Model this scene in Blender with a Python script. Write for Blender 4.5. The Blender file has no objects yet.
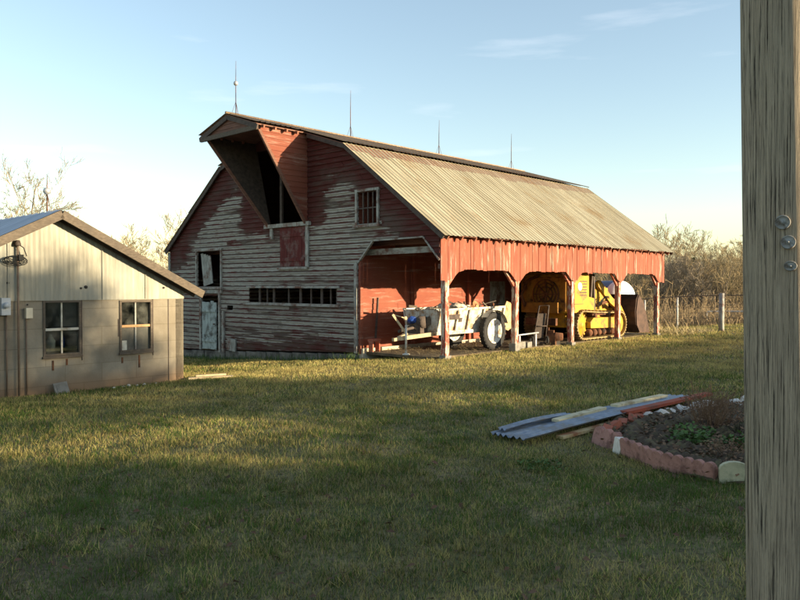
import bpy, math, random
import numpy as np
from mathutils import Vector, Matrix
R = math.radians
C = bpy.context.scene.collection
sc = bpy.context.scene
YAW = R(43.26)
CY, SY = math.cos(YAW), math.sin(YAW)
BX, BY = 0.925, 16.06            # front right corner of the barn
def B(X, l, z=0.0):              # barn frame -> world
    return Vector((BX + CY*X + SY*l, BY - SY*X + CY*l, z))
def zg(x, y):                    # terrain height, falls away to the left of the barn
    w = -(x-BX)*CY + (y-BY)*SY
    s = np.logaddexp(0, (w-0.3)*1.2)/1.2
    s = 14*np.tanh(s/14)
    far = np.clip((y-32)/60, 0, 1)
    bump = .02*np.sin(x*1.3+.4*y)*np.cos(y*.9-.5*x)+.012*np.sin(x*2.9+1)*np.sin(y*2.3)
    return -0.078*s - .9*far*far + bump*np.clip((y-2)/3,0,1)*.8
def zgf(x, y): return float(zg(np.float64(x), np.float64(y)))

# ------------------------------------------------------------ tagging
def tag(o, label=None, cat=None, group=None, kind=None):
    if label: o['label'] = label
    if cat: o['category'] = cat
    if group: o['group'] = group
    if kind: o['kind'] = kind
    return o
def empty(name, loc=(0,0,0), rz=0.0):
    o = bpy.data.objects.new(name, None); C.objects.link(o)
    o.location = loc; o.rotation_euler = (0,0,rz); o.empty_display_size = .2
    return o
def kids(o): return [c for c in bpy.data.objects if c.parent == o]
def copy_tree(o, parent=None):
    c = o.copy(); C.objects.link(c)
    if parent is not None: c.parent = parent
    for k in kids(o): copy_tree(k, c)
    return c

# ------------------------------------------------------------ mesh builder
class MB:
    def __init__(s): s.v=[]; s.f=[]; s.sm=[]; s.st=[]
    def add(s, vs, fs, smooth=False):
        n=len(s.v); s.st.append(n); s.v += [tuple(p) for p in vs]
        s.f += [tuple(i+n for i in f) for f in fs]; s.sm += [smooth]*len(fs)
        return s
    def box(s, c, d, rot=None, bev=0.0):
        hx,hy,hz = d[0]/2,d[1]/2,d[2]/2
        vs=[Vector((x,y,z)) for x in(-hx,hx) for y in(-hy,hy) for z in(-hz,hz)]
        if rot is not None:
            m = rot if isinstance(rot, Matrix) else Matrix.Rotation(rot,3,'Z')
            vs=[m@v for v in vs]
        vs=[v+Vector(c) for v in vs]
        return s.add(vs,[(0,1,3,2),(4,6,7,5),(0,4,5,1),(2,3,7,6),(0,2,6,4),(1,5,7,3)])
    def bar(s, a, b, w, h, up=(0,0,1)):
        a=Vector(a); b=Vector(b); d=(b-a); L=d.length
        if L<1e-6: return s
        d/=L; u=Vector(up)
        if abs(d.dot(u))>.98: u=Vector((1,0,0)) if abs(d.x)<.9 else Vector((0,1,0))
        x=d.cross(u).normalized(); z=x.cross(d).normalized()
        vs=[]
        for p in (a,b):
            for i,j in((-1,-1),(1,-1),(1,1),(-1,1)): vs.append(p+x*(i*w/2)+z*(j*h/2))
        return s.add(vs,[(0,3,2,1),(4,5,6,7),(0,1,5,4),(1,2,6,5),(2,3,7,6),(3,0,4,7)])
    def tube(s, pts, rad, n=8, caps=True, smooth=True):
        pts=[Vector(p) for p in pts]
        if not hasattr(rad,'__len__'): rad=[rad]*len(pts)
        vs=[]; ref=None
        for i,p in enumerate(pts):
            d=(pts[min(i+1,len(pts)-1)]-pts[max(i-1,0)])
            d=d.normalized() if d.length>1e-9 else Vector((0,0,1))
            if ref is None:
                ref=Vector((0,0,1)) if abs(d.z)<.9 else Vector((1,0,0))
            x=d.cross(ref)
            if x.length<1e-4: x=d.orthogonal()
            x.normalize(); z=x.cross(d); ref=z
            for k in range(n):
                a=2*math.pi*k/n; vs.append(p+(x*math.cos(a)+z*math.sin(a))*rad[i])
        fs=[]
        for i in range(len(pts)-1):
            for k in range(n):
                fs.append((i*n+k,i*n+(k+1)%n,(i+1)*n+(k+1)%n,(i+1)*n+k))
        s.add(vs,fs,smooth)
        if caps:
            m=len(s.v)-len(vs)
            s.f.append(tuple(m+k for k in range(n))[::-1]); s.sm.append(False)
            s.f.append(tuple(m+(len(pts)-1)*n+k for k in range(n))); s.sm.append(False)
        return s
    def lathe(s, prof, c, axis='z', n=24, smooth=True):
        vs=[]
        for r,h in prof:
            for k in range(n):
                a=2*math.pi*k/n; x,y=r*math.cos(a),r*math.sin(a)
                p={'z':(x,y,h),'x':(h,x,y),'y':(y,h,x)}[axis]
                vs.append(Vector(p)+Vector(c))
        fs=[]
        for i in range(len(prof)-1):
            for k in range(n): fs.append((i*n+k,i*n+(k+1)%n,(i+1)*n+(k+1)%n,(i+1)*n+k))
        return s.add(vs,fs,smooth)
    def prism(s, poly, d0, d1, f):          # 2D polygon extruded; f(u,v,d)->xyz
        n=len(poly)
        vs=[f(u,v,d0) for u,v in poly]+[f(u,v,d1) for u,v in poly]
        fs=[tuple(range(n))[::-1],tuple(range(n,2*n))]+[(i,(i+1)%n,n+(i+1)%n,n+i) for i in range(n)]
        return s.add(vs,fs)
    def build_each(s, name, mat, parent=None, per=1):      # every added piece becomes an object of its own
        st=s.st[::per]+[len(s.v)]; out=[]
        for a,b in zip(st[:-1],st[1:]):
            q=MB(); q.v=s.v[a:b]
            for f,m_ in zip(s.f,s.sm):
                if a<=f[0]<b: q.f.append(tuple(i-a for i in f)); q.sm.append(m_)
            out.append(q.build(name,mat,parent))
        return out
    def build(s, name, mat, parent=None, fix=True):
        me=bpy.data.meshes.new(name); me.from_pydata([tuple(p) for p in s.v],[],s.f)
        me.polygons.foreach_set('use_smooth',s.sm)
        if fix:
            import bmesh
            bm=bmesh.new(); bm.from_mesh(me); bmesh.ops.recalc_face_normals(bm,faces=bm.faces); bm.to_mesh(me); bm.free()
        if mat: me.materials.append(mat)
        o=bpy.data.objects.new(name,me); C.objects.link(o)
        if parent is not None: o.parent=parent
        return o

# ------------------------------------------------------------ materials
class NT:
    def __init__(s,name):
        s.m=bpy.data.materials.new(name); s.m.use_nodes=True; s.t=s.m.node_tree
        s.b=s.t.nodes['Principled BSDF']; s.out=s.t.nodes['Material Output']
        s.b.inputs['Roughness'].default_value=.85
        s.b.inputs['Specular IOR Level'].default_value=.25
    def n(s,ty,**k):
        nd=s.t.nodes.new(ty)
        for a,b in k.items():
            if hasattr(nd,a): setattr(nd,a,b)
        return nd
    def link(s,a,b): s.t.links.new(a,b)
    def set(s,sock,v):
        if hasattr(v,'is_output') or isinstance(v,bpy.types.NodeSocket): s.link(v,sock)
        else: sock.default_value=v
    def coord(s,scale=(1,1,1),kind='Object',loc=(0,0,0)):
        tc=s.n('ShaderNodeTexCoord'); mp=s.n('ShaderNodeMapping')
        s.link(tc.outputs[kind],mp.inputs[0]); mp.inputs['Scale'].default_value=scale; mp.inputs['Location'].default_value=loc
        return mp.outputs[0]
    def xyz(s,v=None):
        sp=s.n('ShaderNodeSeparateXYZ'); s.link(v if v is not None else s.coord(),sp.inputs[0]); return sp.outputs
    def noise(s,scale=5,detail=4,vec=None,rough=.6,dist=0):
        nd=s.n('ShaderNodeTexNoise'); nd.inputs['Scale'].default_value=scale; nd.inputs['Detail'].default_value=detail
        nd.inputs['Roughness'].default_value=rough; nd.inputs['Distortion'].default_value=dist
        if vec is not None: s.link(vec,nd.inputs['Vector'])
        return nd.outputs['Fac']
    def ramp(s,fac,stops,interp='LINEAR'):
        nd=s.n('ShaderNodeValToRGB'); nd.color_ramp.interpolation=interp
        e=nd.color_ramp.elements
        while len(e)<len(stops): e.new(.5)
        for el,(p,c) in zip(e,stops):
            el.position=p; el.color=(c if hasattr(c,'__len__') else (c,c,c))[:3]+(1,) if hasattr(c,'__len__') else (c,c,c,1)
        s.set(nd.inputs[0],fac); return nd.outputs[0]
    def mix(s,f,a,b,bt='MIX'):
        nd=s.n('ShaderNodeMix'); nd.data_type='RGBA'; nd.blend_type=bt
        s.set(nd.inputs[0],f)
        for i,v in((6,a),(7,b)):
            if isinstance(v,(tuple,list)): v=tuple(v)[:3]+(1,)
            s.set(nd.inputs[i],v)
        return nd.outputs[2]
    def math(s,op,a,b=0.0,c=None,clamp=False):
        nd=s.n('ShaderNodeMath'); nd.operation=op; nd.use_clamp=clamp
        s.set(nd.inputs[0],a); s.set(nd.inputs[1],b)
        if c is not None: s.set(nd.inputs[2],c)
        return nd.outputs[0]
    def smooth(s,x,a,b):
        nd=s.n('ShaderNodeMapRange'); nd.interpolation_type='SMOOTHSTEP'
        s.set(nd.inputs[0],x); nd.inputs[1].default_value=a; nd.inputs[2].default_value=b; return nd.outputs[0]
    def bump(s,h,strength=.4,dist=.01):
        nd=s.n('ShaderNodeBump'); nd.inputs['Strength'].default_value=strength; nd.inputs['Distance'].default_value=dist
        s.link(h,nd.inputs['Height']); s.link(nd.outputs[0],s.b.inputs['Normal'])
    def done(s,col,rough=None,metal=None):
        s.set(s.b.inputs['Base Color'],col if not isinstance(col,(tuple,list)) else tuple(col)[:3]+(1,))
        if rough is not None: s.set(s.b.inputs['Roughness'],rough)
        if metal is not None: s.set(s.b.inputs['Metallic'],metal)
        return s.m
def simple(name,c1,c2,scale=8,stretch=(1,1,1),rough=.8,metal=0,bump=.3,dirt=None,dirts=3,spec=.25):
    t=NT(name); v=t.coord(stretch); f=t.noise(scale,5,v)
    col=t.mix(t.ramp(f,[(.3,0.),(.7,1.)]),c1,c2)
    if dirt is not None:
        f2=t.noise(dirts,6,t.coord(),.7); col=t.mix(t.ramp(f2,[(.48,0.),(.62,1.)]),col,dirt)
    t.bump(f,bump,.005); t.b.inputs['Specular IOR Level'].default_value=spec
    return t.done(col,rough,metal)
M={}
RX=-5.777
def siding_front():
    t=NT('front_siding'); x,y,z=t.xyz()
    a=t.math('ABSOLUTE',t.math('ADD',x,-RX))
    up=t.math('SUBTRACT',5.93,t.math('MULTIPLY',a,.319)); lo=t.math('SUBTRACT',2.757+.75*5.777,t.math('MULTIPLY',a,.75))
    d=t.math('SUBTRACT',t.math('MINIMUM',up,lo),z)
    n1=t.noise(1.3,4,t.coord((1,1,1.6)),.6)
    n2=t.noise(3.5,5,t.coord((.35,1,5)),.65)        # along-the-board streaks
    cell=t.math('FLOOR',t.math('MULTIPLY',z,1/.13))
    wn=t.n('ShaderNodeTexWhiteNoise'); wn.noise_dimensions='2D'
    cv=t.n('ShaderNodeCombineXYZ'); t.link(cell,cv.inputs[0]); t.link(t.math('FLOOR',t.math('MULTIPLY',t.math('ADD',x,t.math('MULTIPLY',cell,.77)),.38)),cv.inputs[1]); t.link(cv.outputs[0],wn.inputs[0])
    # sheltered zone under the rake and round the hood keeps its red paint
    dd=t.math('ADD',d,t.math('MULTIPLY',t.math('SUBTRACT',n1,.5),1.0))
    worn=t.smooth(dd,.30,1.45)
    hood=t.smooth(t.math('ADD',a,t.math('MULTIPLY',n1,.5)),1.45,2.5)
    hz=t.smooth(t.math('ADD',z,t.math('MULTIPLY',n1,.4)),2.9,3.6)
    worn=t.math('MULTIPLY',worn,t.math('SUBTRACT',1.0,t.math('MULTIPLY',hz,t.math('SUBTRACT',1.0,hood))))
    low=t.smooth(t.math('ADD',z,t.math('MULTIPLY',n2,.5)),.15,.75)   # red band kept near the bottom
    lowx=t.smooth(x,-8.6,-7.6)
    worn=t.math('MULTIPLY',worn,t.math('SUBTRACT',1.0,t.math('MULTIPLY',t.math('MULTIPLY',t.math('SUBTRACT',1.0,low),lowx),.4)))
    rt=t.smooth(t.math('ADD',x,t.math('MULTIPLY',n1,.8)),-.9,-.2)
    worn=t.math('MULTIPLY',worn,t.math('SUBTRACT',1.0,rt))
    pk=t.math('ADD',t.math('MULTIPLY',n2,.75),t.math('MULTIPLY',wn.outputs[0],.25))
    thr=t.math('SUBTRACT',.93,t.math('MULTIPLY',worn,.56))
    pale=t.smooth(t.math('SUBTRACT',pk,thr),-.04,.06)
    # board position: lower lip of each course is bare/dark red
    fr=t.math('FRACT',t.math('MULTIPLY',z,1/.13))
    lip=t.smooth(t.math('ADD',fr,t.math('MULTIPLY',t.noise(5,4,t.coord((.7,1,6),loc=(5,2,1))),.60)),.60,.74)
    pale=t.math('MULTIPLY',pale,lip)
    g=t.noise(9,5,t.coord((.5,1,9)),.7)
    grey=t.mix(g,(.17,.165,.145),(.52,.51,.45)); grey=t.mix(t.math('MULTIPLY',t.math('SUBTRACT',1.0,wn.outputs[0]),.5),grey,(.15,.12,.095)); grey=t.mix(t.math('MULTIPLY',t.smooth(t.noise(6,6,t.coord((.6,1,5),loc=(9,1,4)),.75),.5,.66),.7),grey,(.13,.06,.045))
    red=t.mix(g,(.042,.010,.008),(.105,.023,.018))
    bare=t.mix(g,(.05,.038,.03),(.125,.098,.08))
    red=t.mix(t.ramp(t.noise(5,5,t.coord((.4,1,4),loc=(3,0,1))),[(.5,0.),(.62,1.)]),red,t.mix(.5,bare,red))
    under=t.mix(t.math('MULTIPLY',worn,t.smooth(n1,.35,.6)),red,bare)
    col=t.mix(pale,under,grey)
    t.bump(g,.35,.006); return t.done(col,.9)
M['front']=siding_front()
def red_boards(name,axis,step,fade=.35,k=1.0):
    t=NT(name); xyz=t.xyz()
    q={'x':0,'y':1,'z':2}[axis]
    st=[1.,1.,1.]
    vert = axis!='z'
    sc_=(4,4,.5) if vert else (.4,.4,5)
    n2=t.noise(3,6,t.coord(sc_),.7); g=t.noise(14,4,t.coord(sc_),.7); n3=t.noise(.9,3,t.coord(),.6)
    wn=t.n('ShaderNodeTexWhiteNoise'); wn.noise_dimensions='1D'; t.link(t.math('FLOOR',t.math('MULTIPLY',xyz[q],1/step)),wn.inputs[1])
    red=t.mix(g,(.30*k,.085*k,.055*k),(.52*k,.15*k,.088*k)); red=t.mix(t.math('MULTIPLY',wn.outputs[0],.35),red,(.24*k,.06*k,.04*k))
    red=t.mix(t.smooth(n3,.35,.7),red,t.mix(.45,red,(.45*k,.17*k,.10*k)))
    pale=t.smooth(t.math('ADD',n2,t.math('MULTIPLY',wn.outputs[0],.12)),.58,.76)
    col=t.mix(t.math('MULTIPLY',pale,fade),red,(.55,.45,.36))
    t.bump(g,.3,.005); return t.done(col,.85)
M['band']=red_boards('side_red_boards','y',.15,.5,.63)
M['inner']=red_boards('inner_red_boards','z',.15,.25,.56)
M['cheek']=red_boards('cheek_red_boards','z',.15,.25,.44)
M['inner_dark']=simple('loft_old_boards',(.10,.05,.035),(.2,.1,.07),6,(.4,.4,5))
M['postred']=red_boards('post_paint','z',.31,1.0)
def post_mat():
    t=NT('peeled_post'); n=t.noise(4,6,t.coord((3,3,.8)),.75); g=t.noise(20,3,t.coord((3,3,.4)))
    col=t.mix(t.smooth(n,.47,.56),(.30,.075,.05),t.mix(g,(.45,.36,.26),(.66,.58,.46))); t.bump(g,.4,.006); return t.done(col,.9)
M['post']=post_mat()
M['greywood']=simple('weathered_grey_trim',(.19,.19,.17),(.42,.42,.38),5,(3,3,.8),.9,0,.5,(.14,.07,.05),2.5)
M['greywoodh']=simple('weathered_grey_sill',(.19,.19,.17),(.42,.42,.38),5,(.8,.8,4),.9,0,.5,(.14,.07,.05),2.5)
M['door']=simple('pale_green_grey_door',(.24,.28,.27),(.46,.52,.50),4,(7,7,.5),.9,0,.5,(.10,.10,.09),3)
M['reddoor']=simple('dull_red_door',(.075,.014,.013),(.13,.03,.026),5,(7,7,.6),.9,0,.4,(.15,.09,.08),4)
M['found']=simple('stone_foundation',(.10,.095,.085),(.24,.225,.2),4,(1,1,1.5),.95,0,.8,(.06,.055,.05),2)
M['stone']=simple('pale_foundation_stone',(.42,.36,.26),(.6,.52,.4),5,(1,1,1),.95,0,.8)
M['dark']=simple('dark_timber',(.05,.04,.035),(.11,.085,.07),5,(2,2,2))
M['rafter']=simple('rafter_wood',(.16,.07,.045),(.30,.13,.08),6,(2,2,2))
def roof_mat(name,c1,c2,c3,axis=1):
    t=NT(name); xyz=t.xyz()
    s1=(.22,4.0,.22) if axis==1 else (4,.22,.22)
    wn=t.n('ShaderNodeTexWhiteNoise'); wn.noise_dimensions='2D'
    cv=t.n('ShaderNodeCombineXYZ'); t.link(t.math('FLOOR',t.math('MULTIPLY',xyz[axis],1/.62)),cv.inputs[0]); t.link(t.math('FLOOR',t.math('MULTIPLY',xyz[2],.95)),cv.inputs[1]); t.link(cv.outputs[0],wn.inputs[0])
    n1=t.noise(2.2,6,t.coord(s1),.7); n2=t.noise(.8,5,t.coord(),.65); n3=t.noise(9,5,t.coord(s1),.7)
    col=t.mix(t.smooth(n1,.35,.65),c1,c2)
    col=t.mix(t.math('MULTIPLY',wn.outputs[0],.4),col,c1)
    col=t.mix(t.smooth(t.math('ADD',t.math('MULTIPLY',n2,.6),t.math('MULTIPLY',n3,.4)),.50,.66),col,c3)
    s2=(.12,9,.12) if axis==1 else (9,.12,.12)
    n4=t.noise(3,5,t.coord(s2),.8); col=t.mix(t.math('MULTIPLY',t.smooth(n4,.50,.66),.62),col,tuple(c*.62 for c in c3)); col=t.mix(t.math('MULTIPLY',t.smooth(n4,.42,.28),.5),col,tuple(min(1,c*1.25) for c in c2))
    t.bump(n3,.25,.004); t.b.inputs['Specular IOR Level'].default_value=.35
    return t.done(col,.65,.1)
M['roof']=roof_mat('rusty_ribbed_roof',(.235,.21,.14),(.44,.41,.30),(.24,.17,.085))
M['roofup']=roof_mat('brown_upper_roof',(.22,.15,.09),(.36,.26,.16),(.2,.10,.05))
M['shedroof']=roof_mat('blue_grey_shed_roof',(.32,.36,.42),(.46,.50,.56),(.22,.24,.28),axis=0)
def shed_metal():
    t=NT('stained_cream_sheet'); x,y,z=t.xyz()
    n=t.noise(2,6,t.coord((1,6,.5)),.7); n2=t.noise(1.1,4,t.coord(),.6)
    col=t.mix(t.smooth(n,.3,.7),(.22,.21,.17),(.35,.335,.27)); col=t.mix(t.smooth(n2,.45,.7),col,(.25,.255,.225))
    t.bump(n,.15,.004); return t.done(col,.6,.15)
M['shedmetal']=shed_metal()
def block_mat():
    t=NT('stained_block_wall'); tc=t.coord(); x,y,z=t.xyz()
    br=t.n('ShaderNodeTexBrick'); cv=t.n('ShaderNodeCombineXYZ'); t.link(y,cv.inputs[0]); t.link(z,cv.inputs[1]); t.link(cv.outputs[0],br.inputs['Vector'])
    br.inputs['Scale'].default_value=1; br.inputs['Brick Width'].default_value=.61; br.inputs['Row Height'].default_value=.305; br.inputs['Mortar Size'].default_value=.006
    br.inputs['Color1'].default_value=(1,1,1,1); br.inputs['Color2'].default_value=(.86,.86,.86,1); br.inputs['Mortar'].default_value=(.74,.73,.70,1)
    n=t.noise(1.4,6,tc,.65); g=t.noise(16,4,tc); dr=t.noise(2.5,5,t.coord((1,5,.45)),.7)
    col=t.mix(t.smooth(n,.3,.7),(.185,.16,.12),(.28,.25,.195)); col=t.mix(t.math('MULTIPLY',t.smooth(dr,.55,.8),.5),col,(.15,.135,.11))
    col=t.mix(t.smooth(z,.25,-.15),col,(.23,.15,.09))
    col=t.mix(1.0,col,br.outputs['Color'],'MULTIPLY'); t.bump(g,.4,.006); return t.done(col,.92)
M['block']=block_mat()
M['fascia']=simple('grey_brown_fascia',(.075,.06,.045),(.145,.118,.09),6,(2,2,6),.9,0,.4,(.09,.075,.06),4)
M['orangewood']=simple('stained_sash_rail',(.38,.2,.09),(.5,.3,.15),8,(3,3,3))
M['whitesash']=simple('dirty_white_sash',(.42,.40,.33),(.62,.6,.52),8,(3,3,3),.7,0,.2,(.25,.2,.14),6)
def glass():
    t=NT('window_glass'); gl=t.n('ShaderNodeBsdfGlossy'); gl.inputs['Roughness'].default_value=.04
    tr=t.n('ShaderNodeBsdfTransparent'); tr.inputs[0].default_value=(.72,.76,.74,1)
    fr=t.n('ShaderNodeFresnel'); fr.inputs[0].default_value=1.5
    df=t.n('ShaderNodeBsdfDiffuse'); df.inputs[0].default_value=(.25,.25,.22,1)
    n=t.smooth(t.noise(4,5,t.coord()),.35,.8); m0=t.n('ShaderNodeMixShader'); t.link(t.math('MULTIPLY',n,.25),m0.inputs[0]); t.link(tr.outputs[0],m0.inputs[1]); t.link(df.outputs[0],m0.inputs[2])
    mx=t.n('ShaderNodeMixShader'); t.link(t.math('MULTIPLY',fr.outputs[0],1.0),mx.inputs[0]); t.link(m0.outputs[0],mx.inputs[1]); t.link(gl.outputs[0],mx.inputs[2])
    t.link(mx.outputs[0],t.out.inputs[0]); return t.m
M['glass']=glass()
M['frost']=simple('clouded_pane',(.05,.052,.045),(.10,.10,.085),5,(1,1,1),.6,0,.1,(.12,.11,.09),4,.2)
M['galv']=simple('galvanized_metal',(.34,.35,.36),(.5,.51,.52),10,(1,1,1),.45,.5,.15)
M['meter']=simple('meter_grey_paint',(.30,.34,.38),(.40,.44,.48),10,(1,1,1),.5)
M['beigebox']=simple('beige_box_paint',(.5,.45,.34),(.6,.55,.43),10,(1,1,1),.5)
M['black']=simple('black_rubber',(.018,.018,.018),(.035,.034,.032),12,(1,1,1),.8)
M['rust']=simple('rusty_iron',(.09,.04,.022),(.2,.085,.04),9,(1,1,1),.9,.1,.5,(.05,.03,.022),4)
M['rustpole']=simple('brown_conduit',(.13,.09,.065),(.2,.15,.11),9,(1,1,1),.7,.2)
M['yellow']=simple('machine_yellow_paint',(.38,.21,.012),(.50,.30,.022),4,(1,1,1),.6,0,.25,(.20,.115,.035),3.5,.3)
M['rearshade']=simple('grimy_shaded_orange',(.24,.11,.02),(.36,.18,.03),4,(1,1,1),.8,0,.4,(.04,.02,.014),3)
M['yellowtrack']=simple('muddy_track_steel',(.26,.18,.08),(.42,.31,.14),9,(1,1,1),.8,.2,.5,(.14,.1,.06),5)
M['bucketm']=simple('dark_worn_bucket',(.045,.03,.025),(.10,.06,.045),6,(1,1,1),.7,.3,.4)
M['oldorange']=simple('faded_orange_machine',(.22,.07,.025),(.36,.13,.045),4,(1,1,1),.7,0,.3,(.10,.05,.03),3)
M['whitepaint']=simple('white_tank_paint',(.74,.74,.72),(.82,.82,.8),3,(1,1,1),.4)
M['shadeside']=simple('shaded_blue_tank_side',(.07,.11,.20),(.10,.15,.26),3,(1,1,1),.5)
M['spreader']=simple('worn_white_spreader_box',(.42,.40,.34),(.58,.56,.49),5,(1,1,2),.6,0,.3,(.3,.18,.09),3.5)
M['rim']=simple('pale_wheel_rim',(.5,.52,.5),(.62,.64,.6),8,(1,1,1),.5,0,.1,(.3,.2,.12),6)
M['plank']=simple('old_plank',(.36,.28,.17),(.52,.42,.27),6,(2,2,2),.85,0,.4)
M['shieldw']=simple('weathered_shield_panel',(.42,.31,.15),(.56,.43,.24),6,(2,2,2),.8,0,.3,(.3,.13,.06),4)
M['bluebag']=simple('blue_plastic',(.02,.05,.22),(.03,.08,.30),8,(1,1,1),.4)
M['concrete']=simple('weathered_concrete',(.15,.14,.12),(.25,.235,.205),9,(1,1,1),.95,0,.5)
M['whiterock']=simple('pale_rock',(.52,.48,.42),(.72,.68,.62),7,(1,1,1),.9,0,.7,(.35,.28,.22),5)
M['redcon']=simple('faded_red_concrete',(.30,.15,.12),(.42,.23,.19),9,(1,1,1),.9,0,.5,(.17,.085,.07),5)
M['creamcon']=simple('yellowed_concrete',(.42,.40,.26),(.54,.51,.35),9,(1,1,1),.9,0,.4,(.3,.3,.2),5)
M['brickred']=simple('old_red_brick',(.26,.075,.045),(.38,.12,.07),9,(1,1,1),.9,0,.5)
M['bluesheet']=simple('blue_grey_roof_sheet',(.15,.19,.25),(.27,.31,.37),5,(1,3,1),.45,.35,.2,(.2,.2,.2),4)
M['creamboard']=simple('yellowed_paint_board',(.46,.42,.28),(.6,.55,.38),6,(1,3,1),.8,0,.4,(.3,.24,.14),4)
M['redplank']=simple('red_painted_plank',(.26,.055,.03),(.36,.09,.05),6,(1,4,1),.8,0,.4,(.16,.06,.04),4)
M['bark']=simple('grey_brown_bark',(.13,.105,.08),(.24,.20,.155),10,(3,3,.6),.95,0,.8)
M['twig']=simple('tan_winter_twigs',(.20,.16,.09),(.32,.26,.155),3,(1,1,1),.95)
M['twig2']=simple('rusty_brown_twigs',(.22,.165,.09),(.36,.28,.16),3,(1,1,1),.95)
M['twigg']=simple('greyish_winter_twigs',(.19,.16,.12),(.31,.26,.19),3,(1,1,1),.95)
M['brush']=simple('brown_dry_brush',(.27,.20,.11),(.42,.32,.19),2,(1,1,1),.95)
M['leafdark']=simple('evergreen_leaves',(.03,.05,.02),(.06,.09,.035),5,(1,1,1),.8)
M['leafgreen']=simple('low_green_leaves',(.05,.10,.025),(.09,.15,.04),5,(1,1,1),.7)
M['drystem']=simple('dead_stems',(.11,.065,.04),(.24,.15,.09),8,(1,1,1),.95)
M['hay']=simple('dry_hay',(.42,.33,.16),(.58,.47,.25),8,(1,1,1),.95)
M['strawdull']=simple('dull_old_straw',(.16,.12,.06),(.27,.21,.11),8,(1,1,1),.95)
M['soil']=simple('garden_soil',(.045,.032,.022),(.10,.07,.045),8,(1,1,1),.98,0,1.0,(.12,.10,.05),6)
M['dirt']=simple('packed_dirt',(.075,.055,.035),(.13,.10,.065),3,(1,1,1),.98,0,.6,(.18,.14,.08),4)
M['tag']=simple('aluminium_tag',(.22,.225,.22),(.42,.42,.40),60,(1,1,1),.7,.3,.8,(.14,.12,.1),30)

# ------------------------------------------------------------ polygon strips (boards)
def crossings(polys,v):
    xs=[]
    for P in polys:
        n=len(P)
        for i in range(n):
            (u0,v0),(u1,v1)=P[i],P[(i+1)%n]
            if (v0<=v)!=(v1<=v): xs.append(u0+(u1-u0)*(v-v0)/(v1-v0))
    xs.sort(); return xs
def boards(mb,polys,step,f,v_start,v_end,lip=.018,top=.003,lens=None,rng=None,jit=0.0,back=-.012):
    """polys in (u,v); board courses run along u, stacked along v. f(u,v,d)."""
    levels=sorted({round(p[1],4) for P in polys for p in P if v_start<p[1]<v_end})
    rng=rng or random.Random(1)
    v=v_start
    while v<v_end-1e-6:
        vt=min(v+step,v_end)
        cuts=[v]+[L for L in levels if v+1e-3<L<vt-1e-3]+[vt]
        dv=rng.uniform(-jit,jit); lp=lip*rng.uniform(.75,1.25)
        for a,b in zip(cuts[:-1],cuts[1:]):
            if b-a<1e-4: continue
            e=(b-a)*1e-3
            A=crossings(polys,a+e); Bx=crossings(polys,b-e)
            if len(A)!=len(Bx):
                m=crossings(polys,(a+b)/2); A=Bx=m
            fa=(a-v)/step; fb=(b-v)/step
            d0=lp+(top-lp)*fa; d1=lp+(top-lp)*fb
            for i in range(0,len(A)-1,2):
                ua0,ua1,ub0,ub1=A[i],A[i+1],Bx[i],Bx[i+1]
                if ua1-ua0<.004 and ub1-ub0<.004: continue
                L=max(ua1-ua0,ub1-ub0)
                ts=[0.,1.]
                if lens:
                    t=rng.uniform(.3,1)*lens/L
                    while t<1-.15*lens/L: ts.insert(-1,t); t+=rng.uniform(.6,1.2)*lens/L
                for t0,t1 in zip(ts[:-1],ts[1:]):
                    g=.003/L if lens else 0; t0g=t0+(g if t0>0 else 0); t1g=t1-(g if t1<1 else 0)
                    j0=rng.uniform(-.002,.004)
                    q=[(ua0+(ua1-ua0)*t0g,a,d0+j0),(ua0+(ua1-ua0)*t1g,a,d0+j0),(ub0+(ub1-ub0)*t1g,b,d1+j0),(ub0+(ub1-ub0)*t0g,b,d1+j0)]
                    sag=dv
                    F=[f(u,vv+sag,d) for u,vv,d in q]; K=[f(u,vv+sag,back) for u,vv,d in q]
                    mb.add(F+K,[(0,1,2,3),(0,4,5,1),(1,5,6,2),(3,2,6,7),(0,3,7,4)])
        v=vt
    return mb
rect=lambda u0,v0,u1,v1:[(u0,v0),(u1,v0),(u1,v1),(u0,v1)]

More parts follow.
